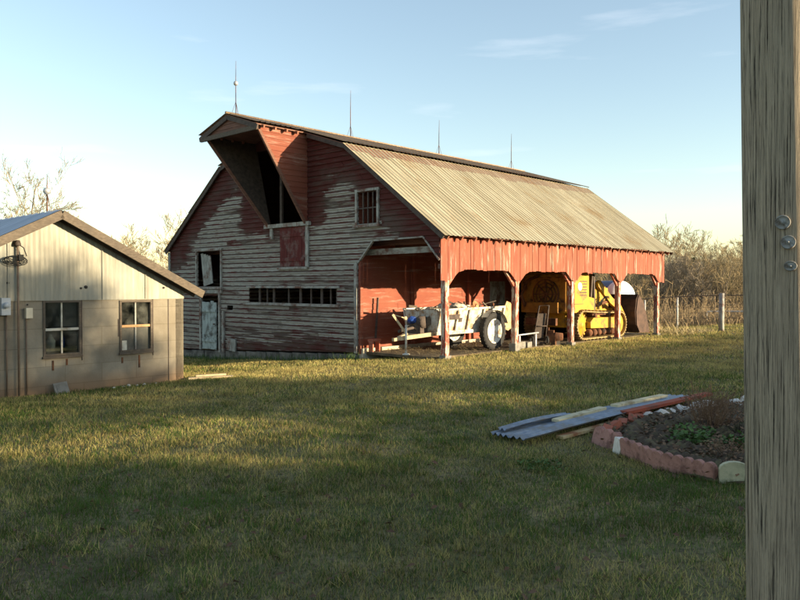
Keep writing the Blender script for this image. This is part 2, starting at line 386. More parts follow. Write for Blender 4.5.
# ------------------------------------------------------------ ground
def make_ground():
    xs=np.concatenate([np.linspace(-1500,-60,14),np.linspace(-55,-12,18),np.linspace(-11,14,90),np.linspace(15,60,22),np.linspace(70,1500,14)])
    ys=np.concatenate([np.linspace(-1500,-60,10),np.linspace(-50,0,18),np.linspace(.6,34,110),np.linspace(36,100,30),np.linspace(130,1600,12)])
    X,Y=np.meshgrid(xs,ys); Z=zg(X,Y)
    v=np.stack([X,Y,Z],-1).reshape(-1,3); nx,ny=len(xs),len(ys)
    f=[(j*nx+i,j*nx+i+1,(j+1)*nx+i+1,(j+1)*nx+i) for j in range(ny-1) for i in range(nx-1)]
    me=bpy.data.meshes.new('ground'); me.from_pydata(v.tolist(),[],f); me.polygons.foreach_set('use_smooth',[True]*len(f))
    t=NT('winter_turf'); co=t.coord()
    n1=t.noise(.35,5,co,.6); n2=t.noise(2.2,6,co,.7); n3=t.noise(22,5,co,.7)
    base=t.mix(t.smooth(n1,.38,.62),(.20,.165,.085),(.10,.115,.045)); base=t.mix(t.smooth(n2,.45,.65),base,(.25,.20,.10))
    base=t.mix(t.smooth(n3,.45,.7),base,(.06,.05,.03)); gx=t.xyz(); dd=t.math('ADD',t.math('POWER',t.math('MULTIPLY',t.math('ADD',gx[0],2.7),.55),2.0),t.math('POWER',t.math('MULTIPLY',t.math('ADD',gx[1],-3.9),.9),2.0)); base=t.mix(t.smooth(t.math('ADD',dd,t.math('MULTIPLY',n2,3.2)),2.9,1.2),base,t.mix(.55,base,(.06,.035,.024))); t.bump(n3,.9,.03); me.materials.append(t.done(base,.98))
    o=bpy.data.objects.new('ground',me); C.objects.link(o); tag(o,kind='structure')
make_ground()

def in_barn(x,y):
    dx,dy=x-BX,y-BY; X=CY*dx-SY*dy; l=SY*dx+CY*dy
    return (X<-.55-.25*np.sin(l*2.1)*np.sin(l*.7+1))&(X>-11.5)&(l>.12)&(l<11.6)
SHX,SHY=-3.96,13.6
def in_shed(x,y):
    dx,dy=x-SHX,y-SHY; X=CY*dx-SY*dy; l=SY*dx+CY*dy
    return (X<.02)&(X>-6.1)&(l<0.02)&(l>-4.6)
BEDPOLY=[(1.98,7.75),(2.08,7.1),(2.2,6.5),(2.5,5.98),(3.3,5.7),(4.6,5.9),(5.4,6.8),(5.5,8.6),(5.0,9.9),(4.1,9.95),(3.0,9.1),(2.3,8.35)]
def in_poly(x,y,P):
    ins=np.zeros(x.shape,bool); n=len(P)
    for i in range(n):
        (x0,y0),(x1,y1)=P[i],P[(i+1)%n]
        c=((y0>y)!=(y1>y))&(x<(x1-x0)*(y-y0)/(y1-y0+1e-12)+x0); ins^=c
    return ins
def vnoise(x,y,s,seed):
    r=np.random.RandomState(seed); T=r.rand(64,64)
    u=x*s+100; v=y*s+100; i=np.floor(u).astype(int); j=np.floor(v).astype(int); a=u-i; b=v-j
    a=a*a*(3-2*a); b=b*b*(3-2*b)
    g=lambda p,q:T[p%64,q%64]
    return (g(i,j)*(1-a)+g(i+1,j)*a)*(1-b)+(g(i,j+1)*(1-a)+g(i+1,j+1)*a)*b
def make_grass():
    r=np.random.RandomState(5); xs=[];ys=[];sz=[];wd=[]
    for y0,y1,dens,h,w in((2.2,4.6,8500,.036,.0038),(4.6,7,8000,.036,.0045),(7,10.5,4600,.038,.006),(10.5,16,2300,.042,.009),(16,24,1000,.048,.014),(24,36,300,.06,.022)):
        hw=.72*y1+1.2; n=int(dens*(y1-y0)*2*hw*.8)
        x=r.uniform(-hw,hw,n); y=r.uniform(y0,y1,n)
        k=(np.abs(x)<.66*y+1.2)&~in_barn(x,y)&~in_shed(x,y)&~in_poly(x,y,BEDPOLY)
        x=x[k];y=y[k]
        d=vnoise(x,y,1.6,1)*.5+vnoise(x,y,5,2)*.5
        bare=np.clip(1.3-((x+2.7)**2/1.4+(y-3.95)**2/.6)-1.2*vnoise(x,y,3.1,31),0,1)
        k=r.rand(len(x))<np.clip((.30+1.15*d)*(1-.8*bare),0,1); x=x[k];y=y[k]
        xs.append(x);ys.append(y);m=len(x)
        sz.append(h*r.uniform(.45,1.35,m)*(.45+.7*vnoise(x,y,2.1,7)+.6*vnoise(x,y,6.5,8))); wd.append(w*r.uniform(.7,1.3,m))
    for _ in range(1100):                       # ranker tufts
        cy=r.uniform(2.6,13)**1.0; cx=r.uniform(-.62*cy-.6,.62*cy+.6); m=r.randint(14,46); rr=r.uniform(.02,.075)
        x=cx+r.normal(0,rr,m); y=cy+r.normal(0,rr,m); k=~in_shed(x,y)&~in_poly(x,y,BEDPOLY)
        x=x[k];y=y[k];m=len(x); xs.append(x);ys.append(y); sz.append(r.uniform(.035,.065)*r.uniform(.5,1.2,m)); wd.append((.0045+.0006*cy)*r.uniform(.7,1.2,m))
    x=np.concatenate(xs);y=np.concatenate(ys);h=np.concatenate(sz);w=np.concatenate(wd);n=len(x)
    z=zg(x,y); a=r.uniform(0,2*np.pi,n); la=r.uniform(0,2*np.pi,n); ln=h*np.abs(r.normal(0,.75,n))
    dx=np.cos(a)*w/2; dy=np.sin(a)*w/2
    P=np.empty((n,3,3)); P[:,0]=np.stack([x-dx,y-dy,z-.004],1); P[:,1]=np.stack([x+dx,y+dy,z-.004],1)
    P[:,2]=np.stack([x+np.cos(la)*ln,y+np.sin(la)*ln,z+h],1)
    me=bpy.data.meshes.new('lawn_grass'); me.vertices.add(3*n); me.vertices.foreach_set('co',P.ravel())
    me.loops.add(3*n); me.loops.foreach_set('vertex_index',np.arange(3*n,dtype=np.int32))
    me.polygons.add(n); me.polygons.foreach_set('loop_start',np.arange(0,3*n,3,dtype=np.int32)); me.polygons.foreach_set('loop_total',np.full(n,3,dtype=np.int32))
    me.update()
    # species patches: straw, green, grey-brown
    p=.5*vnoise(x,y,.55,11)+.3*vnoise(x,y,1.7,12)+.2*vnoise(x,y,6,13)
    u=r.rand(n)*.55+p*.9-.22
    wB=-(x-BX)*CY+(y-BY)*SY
    u=u-.03*np.clip((y-8)/6,0,1)+.06*np.clip((8.0-y)/3,0,1)-.16*np.clip((y-12.6)/1.5,0,1)  # straw paints in the sunlit strip near the barn, green the shaded foreground
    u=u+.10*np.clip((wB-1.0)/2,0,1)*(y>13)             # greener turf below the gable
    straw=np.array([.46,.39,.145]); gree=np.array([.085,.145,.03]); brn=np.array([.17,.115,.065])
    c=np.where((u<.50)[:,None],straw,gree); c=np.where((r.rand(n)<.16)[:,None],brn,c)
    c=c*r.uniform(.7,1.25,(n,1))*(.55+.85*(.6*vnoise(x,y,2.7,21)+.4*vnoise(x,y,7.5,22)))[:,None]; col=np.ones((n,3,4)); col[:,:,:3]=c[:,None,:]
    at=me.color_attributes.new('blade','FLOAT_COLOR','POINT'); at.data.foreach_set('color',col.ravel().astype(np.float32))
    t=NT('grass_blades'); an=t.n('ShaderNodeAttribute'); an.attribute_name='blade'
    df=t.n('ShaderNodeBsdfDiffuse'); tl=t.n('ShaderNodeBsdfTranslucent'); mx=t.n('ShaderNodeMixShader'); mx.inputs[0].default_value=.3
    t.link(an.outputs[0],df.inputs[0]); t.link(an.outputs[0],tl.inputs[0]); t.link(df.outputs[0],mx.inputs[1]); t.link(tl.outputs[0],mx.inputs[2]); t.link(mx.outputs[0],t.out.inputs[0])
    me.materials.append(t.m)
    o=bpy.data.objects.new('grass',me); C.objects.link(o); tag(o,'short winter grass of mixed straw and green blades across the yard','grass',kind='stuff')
make_grass()
def make_leaves():
    r=random.Random(8); mb=MB()
    for i in range(900):
        y=r.uniform(3.2,13)**1.0; x=r.uniform(-.6*y-.3,.6*y+.3)
        if r.random()>.35+.65*(1 if (y<5.5 and x<-1.4) or (y<6.5) else 0): continue
        z=zgf(x,y)+r.uniform(.012,.045); s=r.uniform(.012,.034); a=r.uniform(0,6.28)
        t=Vector((math.cos(a),math.sin(a),r.uniform(-.4,.4)))*s; q=Vector((-math.sin(a),math.cos(a),r.uniform(-.5,.5)))*s*.6
        c=Vector((x,y,z)); mb.add([c-t,c-q*.9,c+t,c+q*.9+Vector((0,0,s*.4))],[(0,1,2,3)])
    t=NT('fallen_leaf_brown'); col=t.ramp(t.noise(3,2,t.coord()),[(.3,(.06,.035,.022)),(.6,(.13,.075,.045)),(.8,(.20,.14,.085))])
    o=mb.build('leaf_litter',t.done(col,.9),fix=False); tag(o,'scattered brown fallen leaves lying in the shaded foreground grass','leaves',kind='stuff')
make_leaves()

# ------------------------------------------------------------ BARN
ROT=-YAW
barn=empty('barn',(BX,BY,0),ROT)
tag(barn,'large weathered red and grey gambrel barn with projecting hay hood and open machine bays','barn')
FY=.08; SX=-.15; EY=11.45
def rz(x):                       # roof top height at local x
    a=abs(x-RX); return min(5.93-.319*a, 2.757+.75*(5.777-a))
def F(u,v,d): return (u,FY-d,v)
gable=[(SX,rz(SX)-.07)]; 
outline=[(SX,0.0),(SX,rz(SX)-.06),(-3.08,rz(-3.08)-.07),(RX,5.93-.07),(-8.47,rz(-8.47)-.07),(-11.5,rz(-11.5)-.06),(-11.5,-.42),(-2.75,-.02)]
H_bay=[(SX-.001,-.6),(SX-.001,2.16),(-.62,2.68),(-2.2,2.66),(-2.72,2.14),(-2.72,-.6)]
outline=[(SX,2.16),(SX,rz(SX)-.06),(-3.08,rz(-3.08)-.07),(RX,5.93-.07),(-8.47,rz(-8.47)-.07),(-11.5,rz(-11.5)-.06),(-11.5,-.42),(-2.72,-.02),(-2.72,2.14),(-2.2,2.66),(-.62,2.68)]
H_win=rect(-2.72,3.07,-2.05,3.82)
H_strip=rect(-7.19,1.13,-3.48,1.53)
H_hood=[(-4.62,3.26),(-4.62,5.3),(-6.85,5.3),(-6.2,3.26)]
H_loft=rect(-9.85,1.57,-8.57,2.62)
H_door=rect(-9.62,-.30,-8.68,1.30)
H_hole=rect(-8.28,.88,-7.98,1.02)
polys=[outline,H_win,H_strip,H_hood,H_loft,H_door,H_hole]
r1=random.Random(3)
boards(MB(),polys,.13,F,-.42,5.9) if False else None
mb=boards(MB(),polys,.13,F,-.42,5.87,lip=.026,top=.002,lens=3.2,rng=r1,jit=.004)
gw=mb.build('gable_wall',M['front'],barn,fix=False)
# trim on the gable
mb=MB()
for x in(-2.78,): mb.box((x,FY-.03,1.06),(.1,.05,2.2))
mb.box((-11.5,FY-.02,1.1),(.1,.06,3.1)); mb.build_each('corner_board',M['greywood'],barn)
mb=MB()
pts=[(SX,2.16),(-.62,2.68),(-2.2,2.66),(-2.72,2.14)]
for a,b in zip(pts[:-1],pts[1:]): mb.bar((a[0],FY-.01,a[1]),(b[0],FY-.01,b[1]),.06,.035)
mb.bar((-.2,.35,2.42),(-2.75,.35,2.40),.05,.14)
mb.build('bay_lintel',M['greywoodh'],barn)
# foundation
mb=MB(); rr=random.Random(4)
x=-11.5
while x<-2.75:
    w=rr.uniform(.3,.6); x1=min(x+w,-2.72)
    for k in range(2):
        zt=-.02-.40*((-2.72-x)/8.78)-.0-.2*k; mb.box(((x+x1)/2,FY+.1+rr.uniform(-.02,.015),zt-.1-.03),(x1-x-.02,.25,.19))
    zt=-.42-.40*((-2.72-x)/8.78); mb.box(((x+x1)/2,FY+.11,zt-.25),(x1-x-.01,.25,.5))
    x=x1
mb.build('foundation',M['found'],barn)
mb=MB()
for y,l,zz in((.1,.55,.11),(.75,.8,.1),(1.6,.95,.12),(2.6,1.0,.1),(3.7,1.2,.1)): mb.box((-2.66,y+l/2,-.06),(.16,l,.28))
mb.build('stone_footing',M['stone'],barn)
def window(name,r,nv,nh,mat,fm,bars=True,fw=.06,depth=.06):
    u0,v0,u1,v1=r[0][0],r[0][1],r[2][0],r[2][1]
    m=MB()
    for a,b in(((u0-fw/2,v0-.02),(u0-fw/2,v1+.02)),((u1+fw/2,v0-.02),(u1+fw/2,v1+.02))): m.box(((a[0]),FY-.035,(v0+v1)/2),(fw,.05,v1-v0+.04))
    m.box(((u0+u1)/2,FY-.036,v1+fw/2+.02),(u1-u0+2*fw+.04,.055,fw)); m.box(((u0+u1)/2,FY-.045,v0-fw/2-.02),(u1-u0+2*fw+.1,.09,fw))
    w=m.build('window',fm,barn)
    if bars:
        b=MB()
        for i in range(1,nv+1): x=u0+(u1-u0)*i/(nv+1); b.box((x,FY-.0,(v0+v1)/2),(.03,.03,v1-v0))
        for i in range(1,nh+1): z=v0+(v1-v0)*i/(nh+1); b.box(((u0+u1)/2,FY-.002,z),(u1-u0,.028,.03))
        b.build_each('mullion',mat,w)
    return w
w=window('w',H_win,3,1,M['dark'],M['greywood']); w['label']='small barred upper window right of the hay hood'
w=window('w',H_loft,0,0,M['dark'],M['greywood'],False); w['label']='open loft window with a broken shutter hanging inside'
m=MB(); rs=Matrix.Rotation(R(-9),3,'Y')
for i in range(4): m.box(Vector((-9.62+i*.13,FY+.05,2.08))+rs@Vector((0,0,0)),(.12,.025,1.0-.05*i),rs)
m.build('shutter',M['greywood'],w)
# strip vent: dark opening with slats behind
m=MB()
m.box((-5.33,FY-.03,1.56),(3.9,.04,.06)); m.box((-5.4,FY-.035,1.095),(4.05,.055,.07))
w=m.build('vent_strip',M['greywoodh'],barn)
m=MB()
for i,x in enumerate((-6.85,-6.5,-6.2,-5.55,-5.05,-4.62,-4.2,-3.85,-3.6)):
    m.box((x,FY+.12,1.33),(.05 if i%2 else .09,.03,.42))
m.build_each('vent_slat',M['dark'],w)
# doors
def plankdoor(name,u0,v0,u1,v1,mat,n,depth=-.005,label=None,ragged=0):
    m=MB(); w=(u1-u0)/n; q=random.Random(n)
    for i in range(n):
        dz=q.uniform(0,ragged); m.box((u0+w*(i+.5),FY-.03+q.uniform(-.005,.005),(v0+v1)/2-dz/2+.0),(w-.008,.025,v1-v0-dz))
    for z in(v0+(v1-v0)*.18,v0+(v1-v0)*.8): m.box(((u0+u1)/2,FY-.055,z),(u1-u0-.06,.022,.09))
    o=m.build(name,mat,barn)
    if label: o['label']=label
    return o
d1=plankdoor('loading_door',-5.73,2.10,-4.66,3.14,M['reddoor'],7,label='dull red plank loading door under the hay hood')
m=MB(); m.box((-4.59,FY-.045,2.65),(.11,.05,1.15)); m.box((-5.42,FY-.05,3.2),(1.9,.1,.1)); m.box((-5.2,FY-.045,2.06),(1.25,.05,.06)); m.box((-6.1,FY-.04,3.05),(.1,.05,.4)); m.build_each('door_frame',M['greywood'],d1)
d2=plankdoor('side_door',-9.58,-.31,-8.80,1.14,M['door'],5,label='narrow pale grey green plank door at the left',ragged=.05)
m=MB(); m.box((-8.64,FY-.03,.5),(.09,.05,1.75)); m.box((-9.67,FY-.03,.5),(.09,.05,1.7)); m.box((-9.15,FY-.04,1.42),(1.3,.06,.1)); m.box((-8.42,FY-.05,.25),(.1,.06,1.2)); m.build_each('door_frame',M['greywood'],d2)
m=MB(); m.lathe([(0,-.02),(.02,-.02),(.02,.02),(0,.02)],(-8.87,FY-.085,.45),'y',10); m.build('handle',M['rust'],d2)
m=MB(); m.box((-8.0,FY-.05,-.12),(.42,.04,.35),Matrix.Rotation(R(4),3,'Y')); m.build('patch_board',M['greywood'],barn)
# side band of vertical boards above the bays
posts=[.36,3.04,5.73,8.42,11.12]
def hem(polys):
    P=[]
    for i,y in enumerate(posts): 
        if i>0: P+= [(y-.42,1.95),(y-.07,1.70)]
        else: P+= [(FY,1.70)]
        if i<len(posts)-1: P+=[(y+.07,1.70),(y+.42,1.95)]
        else: P+=[(EY,1.70)]
    return P
hp=hem(0); top=[(EY,2.757-.06-.11),(FY,2.757-.06-.11)]
band=[(v,u) for u,v in hp+top]             # (v=z as u axis), swap so courses stack along y
def Fs(u,v,d): return (SX+d,v,u)
mb=boards(MB(),[band],.15,Fs,FY,EY,lip=.012,top=.012,rng=random.Random(6),jit=0.0)
# ragged small gaps between the boards
rb=random.Random(12)
m=MB(); y=FY
while y<EY-.01:
    y1=min(y+rb.uniform(.11,.17),EY); ym=(y+y1)/2
    def lo(yy):
        for a,b in zip(hp[:-1],hp[1:]):
            if a[0]<=yy<=b[0] and b[0]>a[0]: return a[1]+(b[1]-a[1])*(yy-a[0])/(b[0]-a[0])
        return 1.7
    j=rb.uniform(-.012,.02); dd=rb.uniform(.012,.028)
    pl=[(y+.004,lo(y+.004)+j),(y1-.004,lo(y1-.004)+j),(y1-.004,2.79),(y+.004,2.79)]
    m.prism(pl,0,dd,lambda u,v,d:(SX+d,u,v)); y=y1
m.build('bay_fascia_boards',M['band'],barn)
m=MB(); m.bar((SX-.03,FY,2.72),(SX-.03,EY,2.72),.05,.16); m.bar((SX-.03,FY,2.02),(SX-.03,EY,2.02),.05,.10); m.build_each('wall_plate',M['inner_dark'],barn)
for i,y in enumerate(posts):
    m=MB(); gz=-.12
    m.bar((SX-.085,y,gz),(SX-.085,y+(.03 if i%2 else -.02),2.55),.13,.13,up=(0,1,0))
    p=m.build('post',M['post'],barn)
    b=MB()
    if i>0: b.bar((SX-.085,y-.05,1.60),(SX-.085,y-.44,1.99),.06,.07)
    if i<4: b.bar((SX-.085,y+.05,1.60),(SX-.085,y+.44,1.99),.06,.07)
    b.build_each('knee_brace',M['postred'],p)
    b=MB(); b.box((SX-.085,y,-.08),(.19,.2,.26 if i!=1 else .5)); b.build('post_footing',M['concrete'],p)
# inner row of posts in the aisle
# partition wall
PX=-2.75
part_poly=[(FY,-.05),(6.6,-.05),(6.6,2.1),(10.9,2.1),(10.9,-.05),(EY,-.05),(EY,rz(PX)-.12),(FY,rz(PX)-.12)]
shut=rect(5.42,1.0,6.2,1.72)
mb=boards(MB(),[part_poly,shut],.15,lambda u,v,d:(PX+d,u,v),-.05,rz(PX)-.12,lip=.014,top=.004,lens=3.0,rng=random.Random(9),jit=.002)
mb.build('partition_wall',M['inner'],barn,fix=False)
m=MB()
for y in(FY+.04,2.05,4.35,6.55,10.95): m.box((PX+.06,y,1.4),(.09,.09,2.9))
m.box((PX+.045,1.98,1.0),(.04,.06,1.9))
m.build_each('partition_stud',M['inner'],barn)
m=MB(); w=.13
for i in range(6): m.box((PX-.02,5.42+w*(i+.5),1.36),(.03,w-.01,.74))
m.build('hatch',M['greywood'],barn)['label']='grey green plank hatch in the red inner wall'
# left, rear and inner walls, loft floor
m=MB(); m.box((-11.48,(FY+EY)/2,1.0),(.05,EY-FY,3.4))
m.build_each('left_wall',M['front'],barn)
rear=[(PX,-.3),(PX,2.2),(SX,2.2),(SX,rz(SX)-.07),(-3.08,rz(-3.08)-.07),(RX,5.86),(-8.47,rz(-8.47)-.07),(-11.45,rz(-11.45)-.07),(-11.45,-.9)]
m=MB(); m.prism(rear,0,.04,lambda u,v,d:(u,EY+d,v)); m.build('rear_wall',M['inner'],barn)
m=MB(); m.box((-5.8,(FY+EY)/2+.3,2.72),(11.2,EY-FY-.8,.05)); 
for i in range(14): m.bar((-.25,.6+i*.8,2.63),(-11.3,.6+i*.8,2.63),.05,.13)
m.build('loft_floor',M['inner_dark'],barn)
m=MB(); m.box((-5.8,5.8,-.02-.3),(11.2,11.2,.1)); m.box((-1.58,5.8,-.03),(2.3,11.2,.06)); m.build('barn_floor',M['dirt'],barn)
# ---- roof
def roofplane(mb,x0,z0,x1,z1,y0,y1,step,rib=.02,seams=2,seed=1,lift=.012):
    """ribbed sheets; eave at x0,z0 to upper x1,z1"""
    q=random.Random(seed)
    nrm=Vector((-(z1-z0),0,(x1-x0))).normalized()
    if nrm.z<0: nrm=-nrm
    rows=[(k/seams,(k+1)/seams) for k in range(seams)]
    for ri,(a,b) in enumerate(rows):
        y=y0; 
        while y<y1-1e-4:
            ye=min(y+.62,y1); n=max(1,int(round((ye-y)/step)))
            prof=[]
            lf=q.uniform(0,lift)
            for k in range(n):
                yy=y+(ye-y)*k/n; s=(ye-y)/n
                prof+=[(yy,0),(yy+s*.60,0),(yy+s*.70,rib),(yy+s*.90,rib)]
            prof.append((ye,0))
            ta=a-(q.uniform(.0,.014) if ri==0 else .03); tb=b
            vs=[]
            for t,off in((ta,lf+(.008 if ri>0 else 0)),((a+b)/2,lf*.3),(tb,-.002)):
                for yy,h in prof:
                    p=Vector((x0+(x1-x0)*t,yy,z0+(z1-z0)*t))+nrm*(h+off+.004*ri); vs.append(p)
            m_=len(prof); fs=[(r_*m_+i,r_*m_+i+1,(r_+1)*m_+i+1,(r_+1)*m_+i) for r_ in range(2) for i in range(m_-1)]
            mb.add(vs,fs); y=ye
RF,RE=-.08,EY+.28
m=MB(); roofplane(m,.08,rz(0)-.06,-3.10,rz(-3.08)+.0,RF,RE,.155,rib=.014,seams=1,seed=2); 
roofR=m.build('lower_roof',M['roof'],barn,fix=False)
m=MB(); roofplane(m,-3.04,rz(-3.08)+.028,RX,5.945,RF,RE,.155,rib=.018,seams=1,seed=3)
roofplane(m,-4.50,rz(-4.50)+.03,RX,5.945,-1.62,RF+.004,.155,rib=.018,seams=1,seed=4)
m.build('upper_roof',M['roofup'],barn,fix=False)
m=MB(); roofplane(m,-11.63,rz(-11.55)-.06,-8.45,rz(-8.47),RF,RE,.31,seams=2,seed=5); m.build('lower_roof',M['roof'],barn,fix=False)
m=MB(); roofplane(m,-8.50,rz(-8.47)+.028,RX,5.945,RF,RE,.31,seams=1,seed=6); roofplane(m,-7.05,rz(-7.05)+.03,RX,5.945,-1.62,RF+.004,.31,seams=1,seed=7); m.build('upper_roof',M['roofup'],barn,fix=False)
m=MB(); m.tube([(RX,-1.62,5.955),(RX,RE,5.955)],.035,6); m.build('ridge_cap',M['roofup'],barn)
# sheathing + rake boards
m=MB()
for (xa,xb,y0,y1) in((.05,-3.06,RF+.03,RE-.03),(-3.08,RX,RF+.03,RE-.03),(RX,-8.46,RF+.03,RE-.03),(-8.48,-11.6,RF+.03,RE-.03),(-4.53,RX,-1.58,RF+.02),(RX,-7.02,-1.58,RF+.02)):
    za,zb=rz(min(xa,0)) if xa>-0.001 else rz(xa),rz(xb)
    if xa>0: za=rz(0)-.035
    m.add([(xa,y0,za-.015),(xb,y0,zb-.015),(xb,y1,zb-.015),(xa,y1,za-.015),(xa,y0,za-.045),(xb,y0,zb-.045),(xb,y1,zb-.045),(xa,y1,za-.045)],[(0,1,2,3),(4,7,6,5),(0,4,5,1),(1,5,6,2),(2,6,7,3),(3,7,4,0)])
m.build('roof_sheathing',M['inner_dark'],barn)
def rake(m,y,pts,w=.035,h=.10):
    for a,b in zip(pts[:-1],pts[1:]): m.bar((a[0],y,a[1]-.09),(b[0],y,b[1]-.09),w,h,up=(0,0,1))
m=MB()
rake(m,RF+.045,[(.04,rz(0)-.03),(-3.08,rz(-3.08)),(-4.5,rz(-4.5))]); rake(m,RF+.045,[(-7.05,rz(-7.05)),(-8.47,rz(-8.47)),(-11.58,rz(-11.55)-.03)])
rake(m,RE-.045,[(.04,rz(0)-.03),(-3.08,rz(-3.08)),(RX,5.93),(-8.47,rz(-8.47)),(-11.58,rz(-11.55)-.03)])
rake(m,-1.57,[(-4.50,rz(-4.5)),(RX,5.93),(-7.05,rz(-7.05))],h=.11)
m.build_each('rake_board',M['dark'],barn)
m=MB(); q=random.Random(2); y=.12
while y<EY+.2:
    dz=0.0; m.bar((-.35,y,rz(-.35)-.10),(.045,y,rz(0)-.035-.095),.045,.10); y+=.49
m.build_each('rafter_tail',M['rafter'],barn)
# ---- hay hood
hood=empty('hay_hood',(0,0,0)); hood.parent=barn
hp0=-1.50
# right and left slanting cheeks
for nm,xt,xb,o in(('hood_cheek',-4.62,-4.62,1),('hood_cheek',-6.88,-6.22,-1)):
    zt=rz(xt)-.05; zb=3.26
    m=MB(); n=16
    for k in range(n):
        a=k/n; b=(k+1)/n
        def P(t,y): return (xt+(xb-xt)*t, y, zt+(zb-zt)*t)
        ya,yb=hp0*(1-a),hp0*(1-b)
        A0=Vector(P(a,ya));A1=Vector(P(a,FY));B0=Vector(P(b,yb));B1=Vector(P(b,FY))
        off=Vector((.02*o,0,0)); lo_=Vector((.014*o,0,0))
        m.add([A0,A1,B1+lo_,B0+lo_,A0-off,A1-off,B1-off,B0-off],[(0,1,2,3),(4,7,6,5),(0,3,7,4),(3,2,6,7),(0,4,5,1)])
    m.build(nm,M['cheek'] if o==1 else M['dark'],hood)  # left cheek's dark colour paints in its shade; right one keeps red boards
    m=MB(); m.bar((xt,hp0-.02,zt),(xb,-.0,zb-.05),.06,.07); m.build('cheek_edge_board',M['inner_dark'],hood)
# front gablet: triangle with grey bottom board
m=MB()
zl=rz(-4.6)-.10
tri=[(-4.62,zl),(-6.93,zl),(RX,5.93-.12)]
boards(m,[tri],.11,lambda u,v,d:(u,-1.52-d,v),zl,5.8,lip=.015,top=.002)
m.build('gablet',M['inner_dark'],hood,fix=False)
m=MB(); m.box((RX,-1.56,zl-.03),(2.46,.05,.11)); m.build('gablet_board',M['fascia'],hood)
m=MB()
for y in(-1.4,-1.05,-.7,-.36): m.bar((-4.75,y,rz(-4.75)-.08),(-4.46,y,rz(-4.46)-.06),.045,.075); m.bar((-6.8,y,rz(-6.8)-.08),(-7.08,y,rz(-7.08)-.06),.045,.075)
m.build_each('rafter_tail',M['rafter'],hood)
m=MB(); m.bar((RX,-1.45,5.72),(RX,1.5,5.72),.07,.12); m.box((-5.73,FY+.02,4.3),(.09,.06,2.1)); m.build('hay_track_beam',M['dark'],hood)
# small lean-to roof at the left rear
m=MB(); m.add([(-11.5,3.0,2.1),(-12.7,3.0,1.75),(-12.7,6.4,1.75),(-11.5,6.4,2.1),(-11.5,3.0,2.04),(-12.7,3.0,1.69),(-12.7,6.4,1.69),(-11.5,6.4,2.04)],[(0,1,2,3),(4,7,6,5),(0,4,5,1),(1,5,6,2),(2,6,7,3)])
m.build('lean_to_roof',M['roof'],barn)
m=MB(); m.box((-12.0,4.7,.5),(1.0,3.0,2.4)); m.build('lean_to_wall',M['front'],barn)
# lightning rods
def rod(parent,x,y,z,h,ball=None):
    m=MB(); m.tube([(x,y,z),(x,y,z+h*.55),(x+.01,y,z+h)],[.013,.010,.004],6)
    for a in(0,2.1,4.2): m.tube([(x+.12*math.cos(a),y+.12*math.sin(a),z-.03),(x,y,z+.32)],.0045,5)
    o=m.build('lightning_rod',M['rust'],parent)
    if ball:
        b=MB(); b.lathe([(.001,-.06),(.035,-.05),(.058,-.02),(.058,.02),(.035,.05),(.001,.06)],(x,y,z+h*ball),'z',14); b.build('glass_ball',M['galv'],o)
    return o
rod(barn,RX,-1.31,5.96,1.35,.58); rod(barn,RX,2.67,5.96,1.36); rod(barn,RX,6.68,5.96,1.14); rod(barn,RX,10.85,5.96,1.30)

# ------------------------------------------------------------ SHED
shed=empty('shed',(SHX,SHY,0),ROT)
tag(shed,'small concrete block shed with cream metal gable at the left edge of the yard','shed')
def T(t,z,d=0): return (d,-t,z)
def srz(t): return 2.78-.51*abs(t-2.26)
W1=rect(1.875,.47,2.48,1.36); W2=rect(.615,.455,1.215,1.345)
def blockwall():
    m=MB(); P=[[(0,-.35),(4.52,-.35),(4.52,1.395),(0,1.395)],W1,W2]
    # wall as strips between window breaks
    us=[0,.615,1.215,1.875,2.48,4.52]
    for i in range(5):
        a,b=us[i],us[i+1]
        if i==1: zs=[(-.35,.455),(1.345,1.395)]
        elif i==3: zs=[(-.35,.47),(1.36,1.395)]
        else: zs=[(-.35,1.395)]
        for z0,z1 in zs: m.add([T(a,z0),T(b,z0),T(b,z1),T(a,z1),T(a,z0,-.15),T(b,z0,-.15),T(b,z1,-.15),T(a,z1,-.15)],[(0,1,2,3),(4,7,6,5),(0,4,5,1),(3,2,6,7),(0,3,7,4),(1,5,6,2)])
    return m
blockwall().build('block_wall',M['block'],shed)
m=MB(); m.box((-3.0,-.08,.5),(6,.15,2.0)); m.box((-3.0,-4.44,.5),(6,.15,2.0)); m.box((-6.0,-2.26,.5),(.15,4.4,2.0)); m.box((-3,-2.26,-.28),(6,4.5,.1)); m.build_each('side_wall',M['block'],shed)
m=MB(); y=0.0; pw=.076
while y<4.52-1e-3:       # corrugated gable sheet
    n=4
    for k in range(n):
        a=y+pw*k/n; b=y+pw*(k+1)/n; da=.022+.0028*math.cos(2*math.pi*k/n); db=.022+.0028*math.cos(2*math.pi*(k+1)/n)
        m.add([T(a,1.36,da),T(b,1.36,db),T(b,srz(b)-.06,db),T(a,srz(a)-.06,da)],[(0,1,2,3)],True)
    y+=pw
m.prism([(0,1.40),(4.52,1.40),(4.52,srz(4.52)-.08),(2.26,srz(2.26)-.08),(0,srz(0)-.08)],-.05,.0,lambda u,v,d:T(u,v,d))
m.build('metal_gable',M['shedmetal'],shed,fix=False)
# sheet lap seams, screws and holes
m=MB()
for t in(.75,1.52,3.0): m.box((.036,-t,(1.37+srz(t)-.1)/2),(.006,.012,srz(t)-.1-1.37))
m.build_each('sheet_seam',M['shedmetal'],shed)
m=MB()
for t,z,r_ in((1.80,1.575,.028),(1.88,1.555,.018),(.40,1.56,.018),(3.0,1.64,.018),(2.72,1.30,.012)):
    m.lathe([(0.0,.036),(r_,.036),(r_,.02)],(0,-t,z),'x',12)
m.build_each('vent_hole',M['black'],shed)
